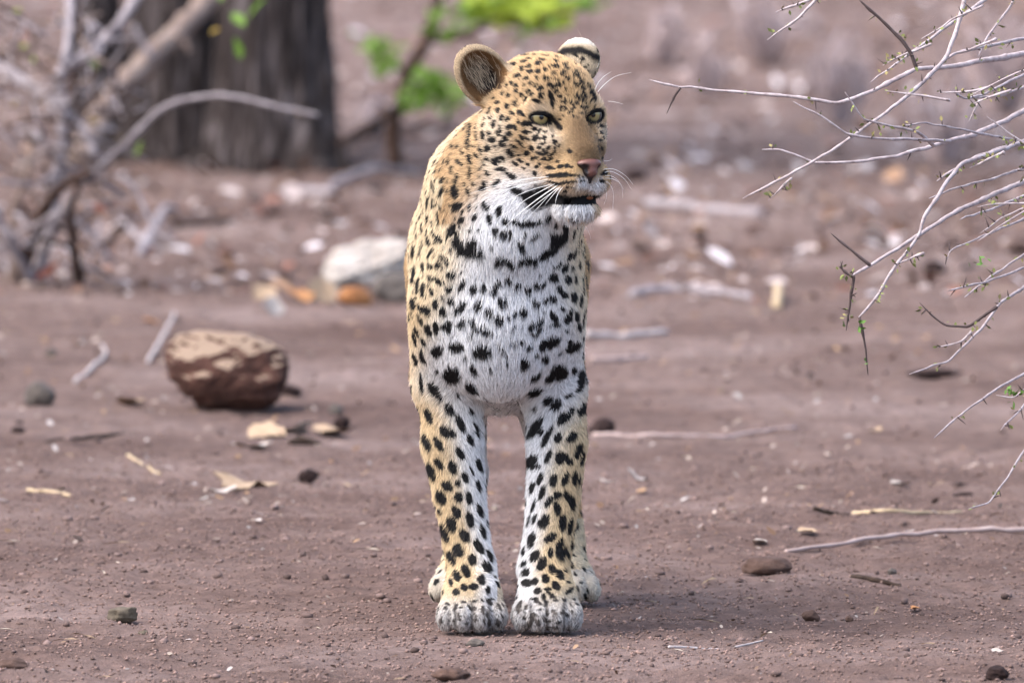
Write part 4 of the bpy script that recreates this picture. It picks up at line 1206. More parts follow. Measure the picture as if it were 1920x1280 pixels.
NV, NQ = surface_nets(lambda p: nose_sdf(p), (-26, -20, -28), (26, 20, 22), .9)
m_n, nt, nb_ = material('nose_leather', .42, .4)
tcn = nd(nt, 'ShaderNodeTexCoord'); nn1 = nd(nt, 'ShaderNodeTexNoise', i_Scale=120.0, i_Detail=4.0)
nt.links.new(tcn.outputs['Object'], nn1.inputs['Vector'])
an = nd(nt, 'ShaderNodeAttribute', attribute_name='tone')
mx = nd(nt, 'ShaderNodeMixRGB', blend_type='MULTIPLY'); mx.inputs[0].default_value = .35
nt.links.new(an.outputs['Color'], mx.inputs[1]); nt.links.new(nn1.outputs[0], mx.inputs[2]); nt.links.new(mx.outputs[0], nb_.inputs['Base Color'])
bpn = nd(nt, 'ShaderNodeBump', i_Strength=.4, i_Distance=.0006)
vn = nd(nt, 'ShaderNodeTexVoronoi', i_Scale=700.0); nt.links.new(tcn.outputs['Object'], vn.inputs['Vector'])
nt.links.new(vn.outputs[0], bpn.inputs['Height']); nt.links.new(bpn.outputs[0], nb_.inputs['Normal'])
nose_mesh = mesh_np('nose', (HC + (NV * 1.04 + NOSE_C) @ HM.T * .001), NQ, True, [m_n])
tone = np.tile(lin(112, 74, 66), (len(NV), 1))
w = np.clip((np.abs(NV[:, 0]) - 8) / 4, 0, 1) * np.clip((5.5 - NV[:, 2]) / 3, 0, 1)
w = np.maximum(w, np.clip((-9 - NV[:, 2]) / 4, 0, 1))
w = np.maximum(w, np.clip((-3.5 - NV[:, 0]) / 4, 0, 1) * np.clip((8 - NV[:, 2]) / 3, 0, 1))
tone = tone * (1 - w[:, None]) + lin(26, 20, 22) * w[:, None]
nc_ = nose_mesh.color_attributes.new('tone', 'FLOAT_COLOR', 'POINT')
nc_.data.foreach_set('color', np.hstack([tone, np.ones((len(tone), 1))]).astype(np.float32).ravel())
link('nose', nose_mesh, leopard)

tong, _, tb = material('tongue', .4, .4); tb.inputs['Base Color'].default_value = (*lin(110, 62, 34), 1)
TV, TQ = surface_nets(lambda p: d_ell(p, (0, 0, 0), (9, 13, 4.5)), (-14, -18, -8), (14, 18, 8), 1.5)
link('tongue', mesh_np('tongue', HC + (TV + np.array([8, 36, -116.0])) @ HM.T * .001, TQ, True, [tong]), leopard)

wm, wt, wbn = material('whisker', .35, .4); wbn.inputs['Base Color'].default_value = (.86, .86, .84, 1)
# each whisker: root on the pad, then seen points of its sweep (photo positions), base radius in mm
WH = [([(1030, 331), (975, 338), (922, 350), (882, 363)], .40), ([(1028, 336), (960, 352), (905, 375), (876, 388)], .42), ([(1036, 345), (985, 360), (930, 388), (900, 408)], .42),
      ([(1042, 344), (990, 372), (940, 405), (905, 424)], .42), ([(1044, 348), (1005, 375), (965, 408), (930, 442)], .42), ([(1050, 350), (1020, 372), (985, 400), (955, 432)], .40),
      ([(1046, 352), (1030, 366), (1008, 390), (985, 412)], .38), ([(1052, 349), (1040, 362), (1030, 374), (1022, 384)], .40), ([(1056, 350), (1048, 360), (1043, 372), (1041, 383)], .42),
      ([(1026, 340), (990, 346), (950, 356), (920, 366)], .34), ([(1022, 333), (985, 335), (950, 341), (925, 347)], .30), ([(1048, 346), (1000, 380), (960, 412), (942, 430)], .30)]
WF = [([(1128, 318), (1150, 317), (1172, 329), (1187, 346)], .36), ([(1130, 324), (1148, 322), (1170, 335), (1184, 355)], .34), ([(1130, 334), (1150, 336), (1165, 348), (1168, 372)], .36),
      ([(1128, 338), (1142, 344), (1150, 362), (1149, 392)], .34), ([(1130, 330), (1146, 330), (1160, 340), (1170, 356)], .30), ([(1126, 344), (1135, 354), (1137, 370), (1132, 384)], .30),
      ([(1105, 398), (1112, 395), (1120, 397), (1128, 400)], .34), ([(1106, 402), (1114, 402), (1122, 406), (1128, 410)], .30), ([(1090, 412), (1098, 424), (1104, 436), (1108, 448)], .28),
      ([(1133, 302), (1138, 302), (1143, 301), (1148, 298)], .30)]
WB = [([(1116, 168), (1122, 155), (1133, 143), (1146, 135)], .36), ([(1121, 172), (1135, 157), (1155, 143), (1184, 136)], .38), ([(1117, 132), (1121, 124), (1124, 116), (1126, 108)], .26),
      ([(1140, 190), (1150, 191), (1160, 193), (1170, 196)], .24)]
for grp, lean in ((WH, -.030), (WF, .015), (WB, -.01)):
    for pts, r in grp:
        hit = bvh.ray_cast(Vector(CAM), Vector(unit(ray(*pts[0]))))
        y0 = hit[0][1] if hit[0] is not None else float(hl(45 if pts[0][0] > 1100 else -25, 25, -88)[1])
        P = [at(px, py, y0 + .002 + lean * (i / 3)) for i, (px, py) in enumerate(pts)]
        L = smooth_line(P, 14)
        V, F = tube(L, np.linspace(r, r * .22, 14) * .001 * 1.05, 6)
        link('whisker', Geo().add(V, F).mesh('whisker', wm), leopard)
# ------------------------------------------------------------------ thorn bush reaching in from the right
thorn_bark = noise_material('thorn_bark', L3(150, 132, 130), L3(206, 190, 192), 90, .8, .7, 260, 5, .002, L3(240, 228, 230))
thorn_dark = noise_material('thorn_bark_dark', L3(78, 64, 62), L3(112, 96, 94), 60, .8, .4, 220, 5, .001)
tb_base = ground_at(2230, 1090)
thorn = link('thorn_bush', None, None, tb_base)
tag(thorn, 'thorny bush with thin grey branches and tiny leaves reaching in at the side', 'bush')
yt = tb_base[1]


def c6(*p): return [(1200 + x / 2.286, y / 2.286) for x, y in p]


def c7(*p): return [(1200 + x / 1.6417, 500 + y / 1.6417) for x, y in p]


TB = [  # course from tip to root, thickness px (tip, root), kind
    (c6((40, 345), (170, 375), (215, 370), (330, 388), (540, 405), (700, 420), (850, 445), (1000, 390), (1180, 295), (1300, 290), (1450, 265), (1646, 232)), 3, 9, 'branch'),
    (c6((118, 490), (150, 410), (172, 376)), 1.6, 4, 'thorn'),
    (c6((940, 0), (1020, 70), (1120, 170), (1160, 230), (1185, 290)), 4, 6, 'twig_dark'),
    (c6((985, 355), (1060, 300), (1200, 200), (1320, 110), (1480, 0), (1560, -60)), 2.5, 6, 'branch'),
    (c6((440, 850), (580, 780), (730, 700), (830, 640), (960, 550), (1100, 450), (1220, 345), (1300, 265), (1350, 150), (1390, 0), (1410, -80)), 3, 7, 'branch'),
    (c6((525, 640), (600, 640), (670, 665), (745, 698), (900, 695), (1100, 670), (1260, 625), (1420, 580), (1540, 530), (1646, 478)), 3, 9, 'branch'),
    (c6((550, 860), (600, 810), (650, 765)), 1.8, 4, 'twig'),
    (c6((655, 435), (780, 500), (890, 575), (960, 590), (1050, 595), (1200, 600), (1330, 605)), 2.5, 5, 'branch'),
    (c6((880, 395), (920, 460), (960, 515), (1100, 545), (1190, 565), (1260, 625)), 1.8, 5, 'branch'),
    (c6((1120, 540), (1225, 525), (1420, 565), (1600, 600), (1646, 615)), 2.5, 5, 'branch'),
    (c6((1300, 265), (1340, 235), (1480, 200), (1646, 165)), 4, 6, 'branch'),
    (c6((1330, 385), (1390, 425), (1480, 405), (1560, 360), (1646, 320)), 2.5, 6, 'branch'),
    (c6((1390, 425), (1550, 410), (1646, 375)), 3, 5, 'branch'),
    (c6((1410, 520), (1440, 460), (1456, 430)), 2, 4, 'twig'),
    (c6((905, 1182), (1000, 1130), (1190, 1010), (1330, 920), (1500, 840), (1646, 780)), 5, 8, 'branch'),
    (c6((815, 1000), (900, 1070), (985, 1138)), 1.6, 4.5, 'thorn'),
    (c6((850, 1140), (880, 1165), (910, 1185)), 2.5, 4, 'twig_dark'),
    (c7((633, 195), (645, 130), (655, 60), (657, 28)), 2.5, 4.5, 'twig_dark'),
    (c7((703, 332), (695, 260), (685, 200), (675, 155)), 1.8, 4, 'thorn'),
    (c7((675, 155), (730, 90), (785, 0)) + c6((1150, 1070), (1200, 1000), (1220, 930), (1310, 790), (1380, 700), (1500, 660), (1640, 610)), 4, 7, 'branch'),
    (c6((1275, 775), (1330, 735), (1440, 670), (1540, 640), (1640, 605)), 4, 5, 'branch'),
    (c6((1240, 850), (1370, 800), (1500, 770), (1646, 720)), 2.5, 5, 'branch'),
    (c6((1370, 940), (1500, 900), (1646, 840)), 3, 6, 'branch'),
    (c6((1315, 1110), (1325, 1075), (1450, 1020), (1646, 940)), 2, 5, 'branch'),
    (c6((580, 55), (650, 30), (730, 0), (800, -40)), 3, 5, 'branch'),
    (c6((545, 175), (610, 125), (680, 80), (750, 0), (790, -50)), 2.5, 5, 'branch'),
    (c6((1450, 240), (1490, 160), (1540, 90), (1590, 20), (1620, -40)), 3, 5, 'branch'),
    (c6((1320, 1245), (1480, 1210), (1640, 1150)), 3, 4, 'branch'),
    (c6((1390, 1275), (1500, 1190), (1646, 1090)), 2.5, 5, 'branch'),
    (c7((830, 330), (950, 290), (1050, 190), (1110, 110), (1182, 62)), 2.5, 6, 'branch'),
    (c7((862, 110), (900, 150), (940, 180), (1010, 185), (1100, 125)), 1.8, 5, 'twig_dark'),
    (c7((915, 247), (990, 232), (1020, 200)), 1.8, 4, 'twig'),
    (c7((905, 525), (1000, 445), (1100, 375), (1182, 330)), 2.5, 6, 'branch'),
    (c7((1110, 500), (1150, 460), (1182, 425)), 2.5, 5, 'branch'),
    (c7((1095, 395), (1150, 405), (1182, 380)), 2, 4, 'twig'),
    (c7((1010, 745), (1075, 725), (1130, 650), (1182, 565)), 2, 5, 'branch')]
rt = np.random.RandomState(77)


def kinked(name, pts, yd, w0, w1, mat, seed):
    """straight runs that bend at the nodes, with swollen knots and a slight wander"""
    r = np.random.RandomState(seed)
    P = np.array([at(p[0], p[1], y) for p, y in zip(pts, yd)])
    L = np.concatenate([[0], np.cumsum(np.linalg.norm(np.diff(P, axis=0), axis=1))])
    n = int(max(8, L[-1] / .0055)); s = np.linspace(0, L[-1], n)
    path = np.stack([np.interp(s, L, P[:, k]) for k in range(3)], 1)
    path[1:-1] = path[1:-1] * .6 + (path[:-2] + path[2:]) * .2
    wob = np.stack([np.interp(s, np.arange(0, L[-1] + .03, .018), r.normal(size=len(np.arange(0, L[-1] + .03, .018)))) for _ in range(3)], 1)
    path += wob * .0005
    rad = np.linspace(w0, w1, n) * metres(1, 0) * .5
    knot = np.interp(s, np.arange(0, L[-1] + .02, .006), r.rand(len(np.arange(0, L[-1] + .02, .006))) ** 5)
    rad = rad * (.92 + .5 * knot)
    rad[:3] *= (.35, .6, .85)
    V, F = tube(path, rad, 7)
    o = link(name, Geo().add(V, F).mesh(name, mat), thorn)
    o.matrix_parent_inverse = Matrix.Translation(thorn.location).inverted()
    return o


for _ in range(13):          # finer crossing twigs towards the thick of the bush
    x = rt.uniform(1690, 1905); y = rt.uniform(20, 640); ln_ = rt.uniform(50, 130); a = rt.uniform(-.75, .15) if rt.rand() < .8 else rt.uniform(.3, .8)
    TB.append(([(x - ln_ * .5, y - math.sin(a) * ln_ * .5), (x, y + rt.normal() * 4), (x + ln_ * .5, y + math.sin(a) * ln_ * .5)], 1.8, 4, 'twig'))
limb_line = [(2230, 1090), (2190, 900), (2130, 640), (2070, 330), (2040, 40), (2020, -160)]
child_branch('stem', thorn, limb_line, yt + np.linspace(0, .1, 6), 70, 22, thorn_bark, 300, 30, 10)
child_branch('stem', thorn, [(2225, 1085), (2290, 800), (2330, 450), (2350, 100)], yt + np.array([0, .1, .25, .3]), 56, 18, thorn_bark, 301, 20, 10)
LG = Geo(); tips = []
for i, (pts, w0, w1, kind) in enumerate(TB):
    pts = list(pts); end = pts[-1]
    yd0 = -.02 + rt.uniform(-.14, .16)
    if end[0] > 1905:        # carry it on to the stem outside the picture
        dx, dy = end[0] - pts[-2][0], end[1] - pts[-2][1]; s = dy / max(dx, 20)
        m1 = (2000, end[1] + s * 70); tz = np.clip(end[1] + 130 + 30 * rt.normal(), -140, 1000)
        tx = np.interp(tz, [-160, 40, 330, 640, 900, 1090], [2020, 2040, 2070, 2130, 2190, 2230])
        pts += [m1, (tx, tz)]; w1 = w1 * 1.3
    yd = [yd0 + (yt - yd0) * max(0, (p[0] - 1500) / 700) ** 2 for p in pts]
    if kind in ('thorn', 'twig', 'twig_dark'): yd = [np.interp(p[0], [1250, 2000], [-.02, .0]) + (.12 * math.sin(i * 2.3) if i > 35 else 0) for p in pts]
    mat = thorn_dark if kind in ('thorn', 'twig_dark') else thorn_bark
    o = kinked(kind.replace('_dark', ''), pts, yd, max(w0, 2.2) * 1.25, w1 * 1.4, mat, 310 + i)
    if kind != 'thorn':      # short spines and clusters of tiny leaves at the nodes
        path = px_path(pts, yd, 40)
        for j in rt.choice(36, 9, replace=False) + 2:
            tips.append((path[j], path[min(j + 1, 39)] - path[j - 1]))
g = Geo(); lv = []; lc = []
for P, d in tips:
    ppx, _ = project(P)
    if ppx > 1990: continue
    d = unit(d); n1 = unit(np.cross(d, rt.normal(size=3)))
    if rt.rand() < .6:
        e = P + n1 * rt.uniform(.006, .016) + d * rt.normal() * .004
        V, F = tube(np.array([P, (P + e) / 2, e]), [.0013, .0009, .0003], 5); g.add(V, F)
    for q in range(rt.randint(0, 4)):
        nn = unit(n1 + rt.normal(size=3) * .7); c = P + nn * rt.uniform(.002, .007); s = rt.uniform(.0025, .0055)
        t2 = unit(np.cross(nn, rt.normal(size=3)))
        lv.append([c, c + nn * s * .9 + t2 * s * .55, c + nn * s * 1.9, c + nn * s * .9 - t2 * s * .55])
        lc.append(lin_((112, 118, 74)) * rt.uniform(.7, 1.3) if rt.rand() < .72 else lin_((150, 140, 98)) * rt.uniform(.8, 1.1))
for px, py in ((1895, 738), (1905, 742), (1900, 752), (1890, 730), (1912, 735), (1622, 678), (1610, 612), (1612, 602), (1840, 492), (1828, 496), (1850, 486)):
    for q in range(3):
        c = at(px + rt.normal() * 3, py + rt.normal() * 3, -.02); nn = unit(rt.normal(size=3)); t2 = unit(np.cross(nn, rt.normal(size=3))); s = rt.uniform(.004, .007)
        lv.append([c, c + nn * s * .9 + t2 * s * .55, c + nn * s * 1.9, c + nn * s * .9 - t2 * s * .55]); lc.append(lin_((94, 124, 66)))
o = link('spines', g.mesh('spines', thorn_dark), thorn); o.matrix_parent_inverse = Matrix.Translation(thorn.location).inverted(); o['kind'] = 'stuff'
lm = mesh_np('leaves', np.array(lv).reshape(-1, 3), np.arange(4 * len(lv)).reshape(-1, 4), False, [crumb_m])
la = lm.color_attributes.new('tone', 'FLOAT_COLOR', 'POINT')
la.data.foreach_set('color', np.repeat(np.hstack([np.array(lc), np.ones((len(lc), 1))])[:, None, :], 4, 1).astype(np.float32).ravel())
o = link('leaves', lm, thorn); o.matrix_parent_inverse = Matrix.Translation(thorn.location).inverted(); o['kind'] = 'stuff'
# ------------------------------------------------------------------ stones, sticks and droppings that can be told apart
def stone_mesh(name, size, seed, mat, boxy=2.0, rough=.24, sub=4, sinkf=.15, cuts=9, taper=0.0, slope=0.0):
    """size = full width, depth, height in metres; a boxy exponent and a few flat breaks shape it"""
    bm = bmesh.new(); bmesh.ops.create_icosphere(bm, subdivisions=sub, radius=1.0)
    V = np.array([v.co[:] for v in bm.verts]); F = [[v.index for v in f.verts] for f in bm.faces]; bm.free()
    n = (np.abs(V) ** boxy).sum(1) ** (1 / boxy); V = V / n[:, None]
    r = np.random.RandomState(seed)
    for _ in range(cuts):
        d = unit(r.normal(size=3)); k = r.uniform(.72, .92); over = V @ d - k
        V -= np.clip(over, 0, None)[:, None] * d * .85
    V *= (1 + rough * noise3(V + seed, .35, seed, 3) + rough * .4 * noise3(V + seed, 1.6, seed + 1, 3))[:, None]
    V[:, :2] *= (1 - taper * (1 - V[:, 2:]) * .5); V[:, 2] *= 1 - slope * np.clip(V[:, 0], -1, 1) * (V[:, 2] > 0)
    V *= np.array(size) * .5; V[:, 2] -= V[:, 2].min() + sinkf * size[2]
    return Geo().add(V, F).mesh(name, mat)


def stone(name, label, cat, px, py, wpx, hpx, mat, seed, depth=.8, rot=0, group=None, **kw):
    b = ground_at(px, py); w, h = metres(wpx, b[1]), metres(hpx, b[1])
    o = link(name, stone_mesh(name, (w, w * depth, h / (1 - kw.get('sinkf', .12))), seed, mat, **kw), None, b)
    o.rotation_euler = (0, 0, rot); tag(o, label, cat, group); return o


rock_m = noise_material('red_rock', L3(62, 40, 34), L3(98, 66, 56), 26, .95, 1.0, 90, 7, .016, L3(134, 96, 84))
# lit top of the rock put into its colour: paler where it faces up
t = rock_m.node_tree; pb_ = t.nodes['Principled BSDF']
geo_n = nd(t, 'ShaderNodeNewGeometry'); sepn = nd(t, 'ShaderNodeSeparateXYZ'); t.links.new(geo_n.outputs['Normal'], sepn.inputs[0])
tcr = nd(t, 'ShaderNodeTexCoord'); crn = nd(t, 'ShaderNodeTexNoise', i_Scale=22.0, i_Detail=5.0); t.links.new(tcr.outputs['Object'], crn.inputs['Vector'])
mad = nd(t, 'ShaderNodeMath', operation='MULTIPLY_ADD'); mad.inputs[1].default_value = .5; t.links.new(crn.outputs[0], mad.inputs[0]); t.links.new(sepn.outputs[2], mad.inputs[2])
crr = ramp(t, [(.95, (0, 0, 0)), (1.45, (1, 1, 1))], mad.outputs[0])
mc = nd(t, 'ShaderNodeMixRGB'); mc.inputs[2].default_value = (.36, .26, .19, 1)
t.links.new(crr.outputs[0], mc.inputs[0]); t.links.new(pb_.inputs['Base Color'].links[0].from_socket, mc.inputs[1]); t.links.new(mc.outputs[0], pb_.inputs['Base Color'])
pale_m = noise_material('bleached_wood', L3(150, 140, 134), L3(190, 182, 176), 18, .9, .7, 60, 6, .006, L3(206, 200, 196))
grey_m = noise_material('grey_stone', L3(88, 80, 76), L3(120, 112, 106), 60, .9, .8, 200, 6, .002)
dung_m = noise_material('grey_dropping', L3(92, 82, 70), L3(126, 116, 102), 90, .95, .9, 260, 6, .002)
dark_m = noise_material('dark_lump', L3(40, 28, 27), L3(66, 48, 45), 60, .95, .8, 160, 6, .003)
brown_m = noise_material('brown_stone', L3(84, 64, 56), L3(116, 92, 82), 50, .95, .9, 160, 6, .003)
bark_m = noise_material('bark_piece', L3(52, 40, 34), L3(84, 68, 58), 40, .95, .8, 120, 6, .003)

stone('rock', 'squarish red-brown rock with its lit top painted paler, lying on the open soil', 'rock', 428, 752, 222, 126, rock_m, 4, .75, .15, boxy=3.4, rough=.17, sub=6, cuts=5, taper=.12, slope=.18, sinkf=.05)
pale_w = noise_material('weathered_wood', L3(160, 146, 136), L3(216, 206, 198), 14, .9, 1.0, 40, 7, .02, L3(244, 238, 232))
ch = stone('wood_chunk', 'bleached white slab of broken wood behind the shoulder of the leopard', 'log', 716, 552, 176, 74, pale_w, 9, .6, .2, boxy=3.2, rough=.36, sub=6, sinkf=0, cuts=8)
ch.rotation_euler = (.25, R(-17), .2); ch.location.z += metres(34, ch.location.y)
stone('stone', 'grey lump propping up the bleached white slab of wood', 'stone', 748, 560, 96, 62, grey_m, 10, .7, .2, rough=.3, group='loose stones')
stone('wood_chunk', 'small cream knob of wood at the outer end of the bleached slab', 'log', 648, 528, 48, 52, pale_w, 11, .9, .5, rough=.3, sinkf=.05)
stone('bark_strip', 'orange-brown bark curl under the bleached white slab', 'bark', 668, 566, 70, 36, noise_material('orange_bark', L3(150, 96, 60), L3(196, 140, 92), 30, .9, .6, 90, 5, .004), 12, .6, .3, rough=.3)
stone('stone', 'small grey pointed stone on the soil to one side of the rock', 'stone', 74, 750, 58, 46, grey_m, 15, .9, rough=.25, group='loose stones')
stone('stone', 'dark stone stuck to the lower corner of the red-brown rock', 'stone', 545, 728, 46, 22, dark_m, 16, .9, group='loose stones')
stone('dropping', 'grey-brown lumpy dropping on the near soil, the largest pellet', 'dropping', 231, 1152, 54, 33, dung_m, 21, .7, .3, boxy=2.4, rough=.22, sinkf=.08, group='animal droppings')
stone('dropping', 'small round pellet just beside the largest grey dropping', 'dropping', 268, 1170, 18, 10, dung_m, 22, group='animal droppings')
stone('dropping', 'dark round dropping on the soil below the rock', 'dropping', 579, 888, 36, 24, dark_m, 23, .9, group='animal droppings')
stone('dropping', 'dark round dropping between the rock and the shoulder of the leopard', 'dropping', 640, 786, 32, 22, dark_m, 24, .9, group='animal droppings')
stone('dropping', 'faint bluish dropping just behind the dark one by the leopard', 'dropping', 630, 756, 30, 20, grey_m, 25, .9, group='animal droppings')
stone('dropping', 'dark reddish lump beside the elbow of the leopard', 'dropping', 1130, 795, 48, 34, dark_m, 26, .9, group='animal droppings')
stone('stone', 'flat wedge-shaped brown stone at the end of the long stick', 'stone', 1436, 1068, 106, 36, brown_m, 31, .8, -.2, boxy=2.2, rough=.16, sinkf=.02, cuts=8, group='loose stones')
stone('stone', 'small round brown pebble below the wedge-shaped stone', 'stone', 1521, 1156, 34, 25, brown_m, 32, .9, group='loose stones')
stone('stone', 'tiny pebble next to the round brown pebble', 'stone', 1592, 1154, 15, 11, brown_m, 33, group='loose stones')
stone('stone', 'pale small pebble near the dark strip of bark', 'stone', 1673, 1074, 20, 15, grey_m, 34, group='loose stones')
stone('stone', 'dark flat pebble on the far side of the sticks', 'stone', 1808, 914, 40, 14, dark_m, 35, group='loose stones')
stone('stone', 'half-buried brown stone at the bottom edge below the paws', 'stone', 848, 1284, 74, 30, brown_m, 36, .9, group='loose stones')
stone('stone', 'flat brown stone cut by the edge at the bottom corner', 'stone', 18, 1256, 64, 22, brown_m, 37, .9, group='loose stones')
stone('stone', 'crumbly dark clod at the bottom corner under the thorn bush', 'stone', 1870, 1276, 46, 26, dark_m, 38, .9, rough=.3, group='loose stones')
stone('stone', 'small grey pebble pressed into the soil right in front of the paws', 'stone', 892, 1202, 34, 15, grey_m, 39, .9, group='loose stones')
stone('stone', 'strip of shade beyond the thorny twigs, added as a low dark lump', 'stone', 1752, 708, 124, 16, dark_m, 41, .4, group='loose stones')  # dark lump added to stand for a strip of shade on the soil
stone('stone', 'dark blurred lump far back under the thorny branches', 'stone', 1752, 508, 44, 28, dark_m, 42, group='loose stones')
stone('stone', 'dark blurred lump far back beside the cheek of the leopard', 'stone', 1190, 338, 44, 26, dark_m, 43, group='loose stones')
stone('stone', 'small dark stone at the picture edge below the grey pointed stone', 'stone', 34, 794, 26, 12, dark_m, 44, group='loose stones')
stone('stone', 'tiny dark stone beyond the grey pointed one', 'stone', 95, 664, 24, 14, grey_m, 45, group='loose stones')


def stick(label, pts, w0, w1, mat, seed, rise=0.0, group='sticks on the ground', name='stick'):
    P = np.array([ground_at(*p) for p in pts]); n = 6 * len(P)
    path = smooth_line(P, n); k0, k1 = metres(w0, P[0][1]) * .5, metres(w1, P[-1][1]) * .5
    path[:, 2] = np.array([ground_height(np.array([q[0]]), np.array([q[1]]))[0] for q in path]) * .4 + path[:, 2] * .6 + np.linspace(k0, k1, n) * .8 + rise * np.sin(np.linspace(0, math.pi, n))
    path, rad = knotty(path, k0, k1, seed, .1)
    o0 = path[0].copy(); V, F = tube(path - o0, rad, 8)
    o = link(name, Geo().add(V, F).mesh(name, mat), None, o0); tag(o, label, 'stick', group); return o


straw_m = noise_material('straw', L3(190, 164, 130), L3(220, 198, 164), 50, .8, .3, 150, 4, .001)
pinkwood = noise_material('pink_wood', L3(176, 152, 146), L3(214, 192, 186), 30, .85, .4, 100, 5, .002)
stick('long thin grey stick running from the wedge-shaped stone to the edge', c7((450, 885), (700, 858), (900, 840), (1182, 828), (1350, 815)), 8, 11, pinkwood, 1, .006)
stick('straight pale stick behind the long thin grey one', c7((655, 764), (780, 770), (1000, 752)), 9, 6, straw_m, 2)
stick('short dark broken stick at the end of the pale straight one', c7((536, 770), (590, 768), (640, 764)), 9, 8, bark_m, 3)
stick('dark strip of bark on the soil in front of the long stick', c7((655, 952), (720, 962), (800, 966)), 11, 9, bark_m, 4, name='bark_strip')
stick('short white twig on the near soil below the pebbles', [(1254, 1206), (1330, 1201), (1380, 1199), (1430, 1193)], 6, 4, dead_wood, 5)
stick('dark straight stick on the soil between the rock and the picture edge', [(60, 822), (150, 815), (248, 806)], 7, 9, bark_m, 6)
stick('pale curved twig standing behind the rock', [(278, 668), (306, 634), (324, 600), (326, 578)], 8, 6, dead_wood, 7, .02)
stick('pale bent twig lying between the grey stone and the rock', [(140, 700), (180, 680), (198, 650), (188, 630)], 8, 6, dead_wood, 8)
stick('yellow straw stalk on the soil below the dark stick', [(52, 905), (95, 910), (132, 922)], 8, 6, straw_m, 9)
stick('pale straw stalk slanting below the rock', [(240, 842), (270, 855), (300, 872)], 7, 5, straw_m, 10)
stick('long pale stick lying behind the legs of the leopard', [(1112, 802), (1230, 803), (1340, 800), (1492, 790)], 11, 6, pinkwood, 11)
stick('pale stick just behind the shoulder of the leopard', [(1100, 622), (1170, 618), (1250, 612)], 16, 12, dead_wood, 12)
stick('short pinkish stick below the pale one behind the leopard', [(1110, 668), (1160, 666), (1210, 662)], 12, 10, pinkwood, 13)
stick('thick bleached grey log far back beside the chin of the leopard', [(1216, 384), (1270, 392), (1340, 402), (1424, 408)], 22, 18, bark_grey, 14, .0, name='fallen_log')
stick('pale blurred log far back behind the chest of the leopard', [(1186, 544), (1260, 540), (1340, 543), (1410, 550)], 20, 14, bark_grey, 15, .0, name='fallen_log')
stick('pale short log far back before the big dark trunk', [(530, 364), (580, 366), (626, 370)], 20, 16, bark_grey, 16, .0, name='fallen_log')
stick('grey blurred branch on the ground under the bare bush', [(262, 470), (290, 440), (310, 410), (330, 392)], 18, 10, bark_grey, 17, .03)
stick('bent grey branch on the ground beyond the bare bush', [(225, 415), (250, 440), (275, 460), (300, 462)], 12, 9, bark_grey, 18, .02)
stick('dark fallen branch far back between the big trunk and the sapling', [(575, 318), (650, 286), (720, 262), (850, 236)], 26, 14, bark_brown, 21, .03, name='fallen_branch')
stick('thin grey fallen branch far back below the sapling', [(620, 352), (700, 330), (790, 318)], 16, 9, bark_grey, 22, .02, name='fallen_branch')
stick('dark stick on the ground far back below the dark trunk', [(330, 425), (380, 418), (440, 412)], 16, 12, bark_brown, 19, .01)
stick('short pale stump of wood standing far back behind the leopard', [(1458, 566), (1459, 552), (1460, 540)], 18, 14, straw_m, 20, .02)

# ragged plates of dry bark and big dry leaves near the wood chunk and on the open soil
plate_cols = [noise_material('dry_leaf_tan', L3(176, 148, 120), L3(204, 178, 150), 40, .8, .4, 120, 4, .002), noise_material('dry_leaf_pale', L3(190, 176, 164), L3(218, 206, 198), 40, .8, .4, 120, 4, .002), noise_material('dry_leaf_orange', L3(190, 130, 84), L3(210, 156, 106), 40, .8, .4, 120, 4, .002)]


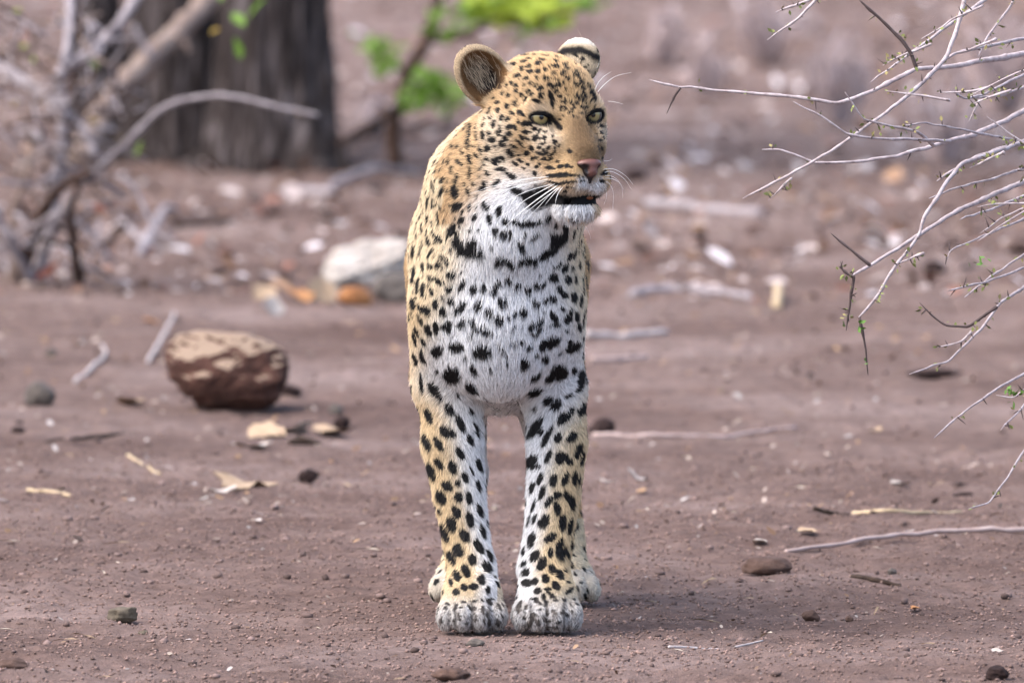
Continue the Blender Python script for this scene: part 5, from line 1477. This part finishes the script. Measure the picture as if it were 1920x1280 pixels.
def dry_leaf(label, px, py, wpx, seed, mat, hpx=None):
    b = ground_at(px, py); r = np.random.RandomState(seed); s = metres(wpx, b[1]) * .62
    n = 14; V = [(0, 0, .02 * s)]; F = []
    for i in range(n):
        a = i / n * 6.283; q = s * (1 + .25 * r.normal() * .6)
        V.append((q * math.cos(a), q * math.sin(a) * .8, s * (.10 + .22 * r.rand() + .12 * math.cos(2 * a))))
    for i in range(n): F.append((0, 1 + i, 1 + (i + 1) % n))
    V = np.array(V); W_ = V.copy(); W_[:, 2] -= .05 * s
    g = Geo().add(V, F).add(W_, [f[::-1] for f in F])
    up = seed < 505
    o = link('dry_leaf', g.mesh('dry_leaf', mat), None, b + np.array([0, 0, s * .45 if up else .004])); o.rotation_euler = (.75 + r.normal() * .2, r.normal() * .2, r.normal() * .4) if up else (r.normal() * .15, r.normal() * .15, r.rand() * 6)
    tag(o, label, 'leaf', 'large dry leaves on the ground'); return o


DL = [(492, 556, 44, 0, 'tan dry leaf at the outer end of the litter by the wood chunk'), (512, 576, 40, 1, 'whitish dry leaf standing below the tan one near the wood chunk'), (560, 562, 50, 2, 'orange dry leaf in the litter next to the wood chunk'), (600, 560, 52, 0, 'broad tan leaf leaning on the wood chunk'), (630, 556, 44, 1, 'pale leaf against the foot of the wood chunk'), (280, 592, 30, 2, 'small orange leaf behind the rock'), (452, 900, 96, 0, 'large crumpled tan leaf on the soil below the rock'), (420, 910, 50, 1, 'pale fragment beside the large crumpled leaf'), (244, 748, 50, 0, 'pale orange leaf on the soil just beside the rock'), (548, 800, 60, 1, 'pale leaf in the litter strip below the rock'), (500, 812, 70, 0, 'tan leaf in the litter strip below the rock'), (470, 830, 56, 1, 'pale leaf at the near end of the litter strip'), (620, 806, 64, 0, 'tan leaf at the leopard end of the litter strip'), (570, 822, 60, 1, 'whitish leaf in the middle of the litter strip'), (1196, 888, 40, 1, 'white dry leaf on the soil beside the foreleg of the leopard'), (1140, 888, 26, 1, 'small white flake closest to the foreleg of the leopard'), (1640, 800, 26, 0, 'small tan leaf on the open soil under the thorny twigs'), (1690, 904, 34, 1, 'pale curled leaf behind the pale straight stick'), (1755, 896, 30, 0, 'tan leaf beyond the pale straight stick'), (1425, 1020, 30, 1, 'cream dry leaf flake just beyond the wedge-shaped stone'), (1512, 1010, 36, 0, 'flat tan flake beyond the long thin stick'), (1715, 1140, 20, 2, 'orange leaf fragment on the near soil'), (1872, 1222, 26, 1, 'white flake near the bottom corner under the thorn bush')]
for i, (px, py, w, c, lab) in enumerate(DL): dry_leaf(lab, px, py, w, 500 + i, plate_cols[c])
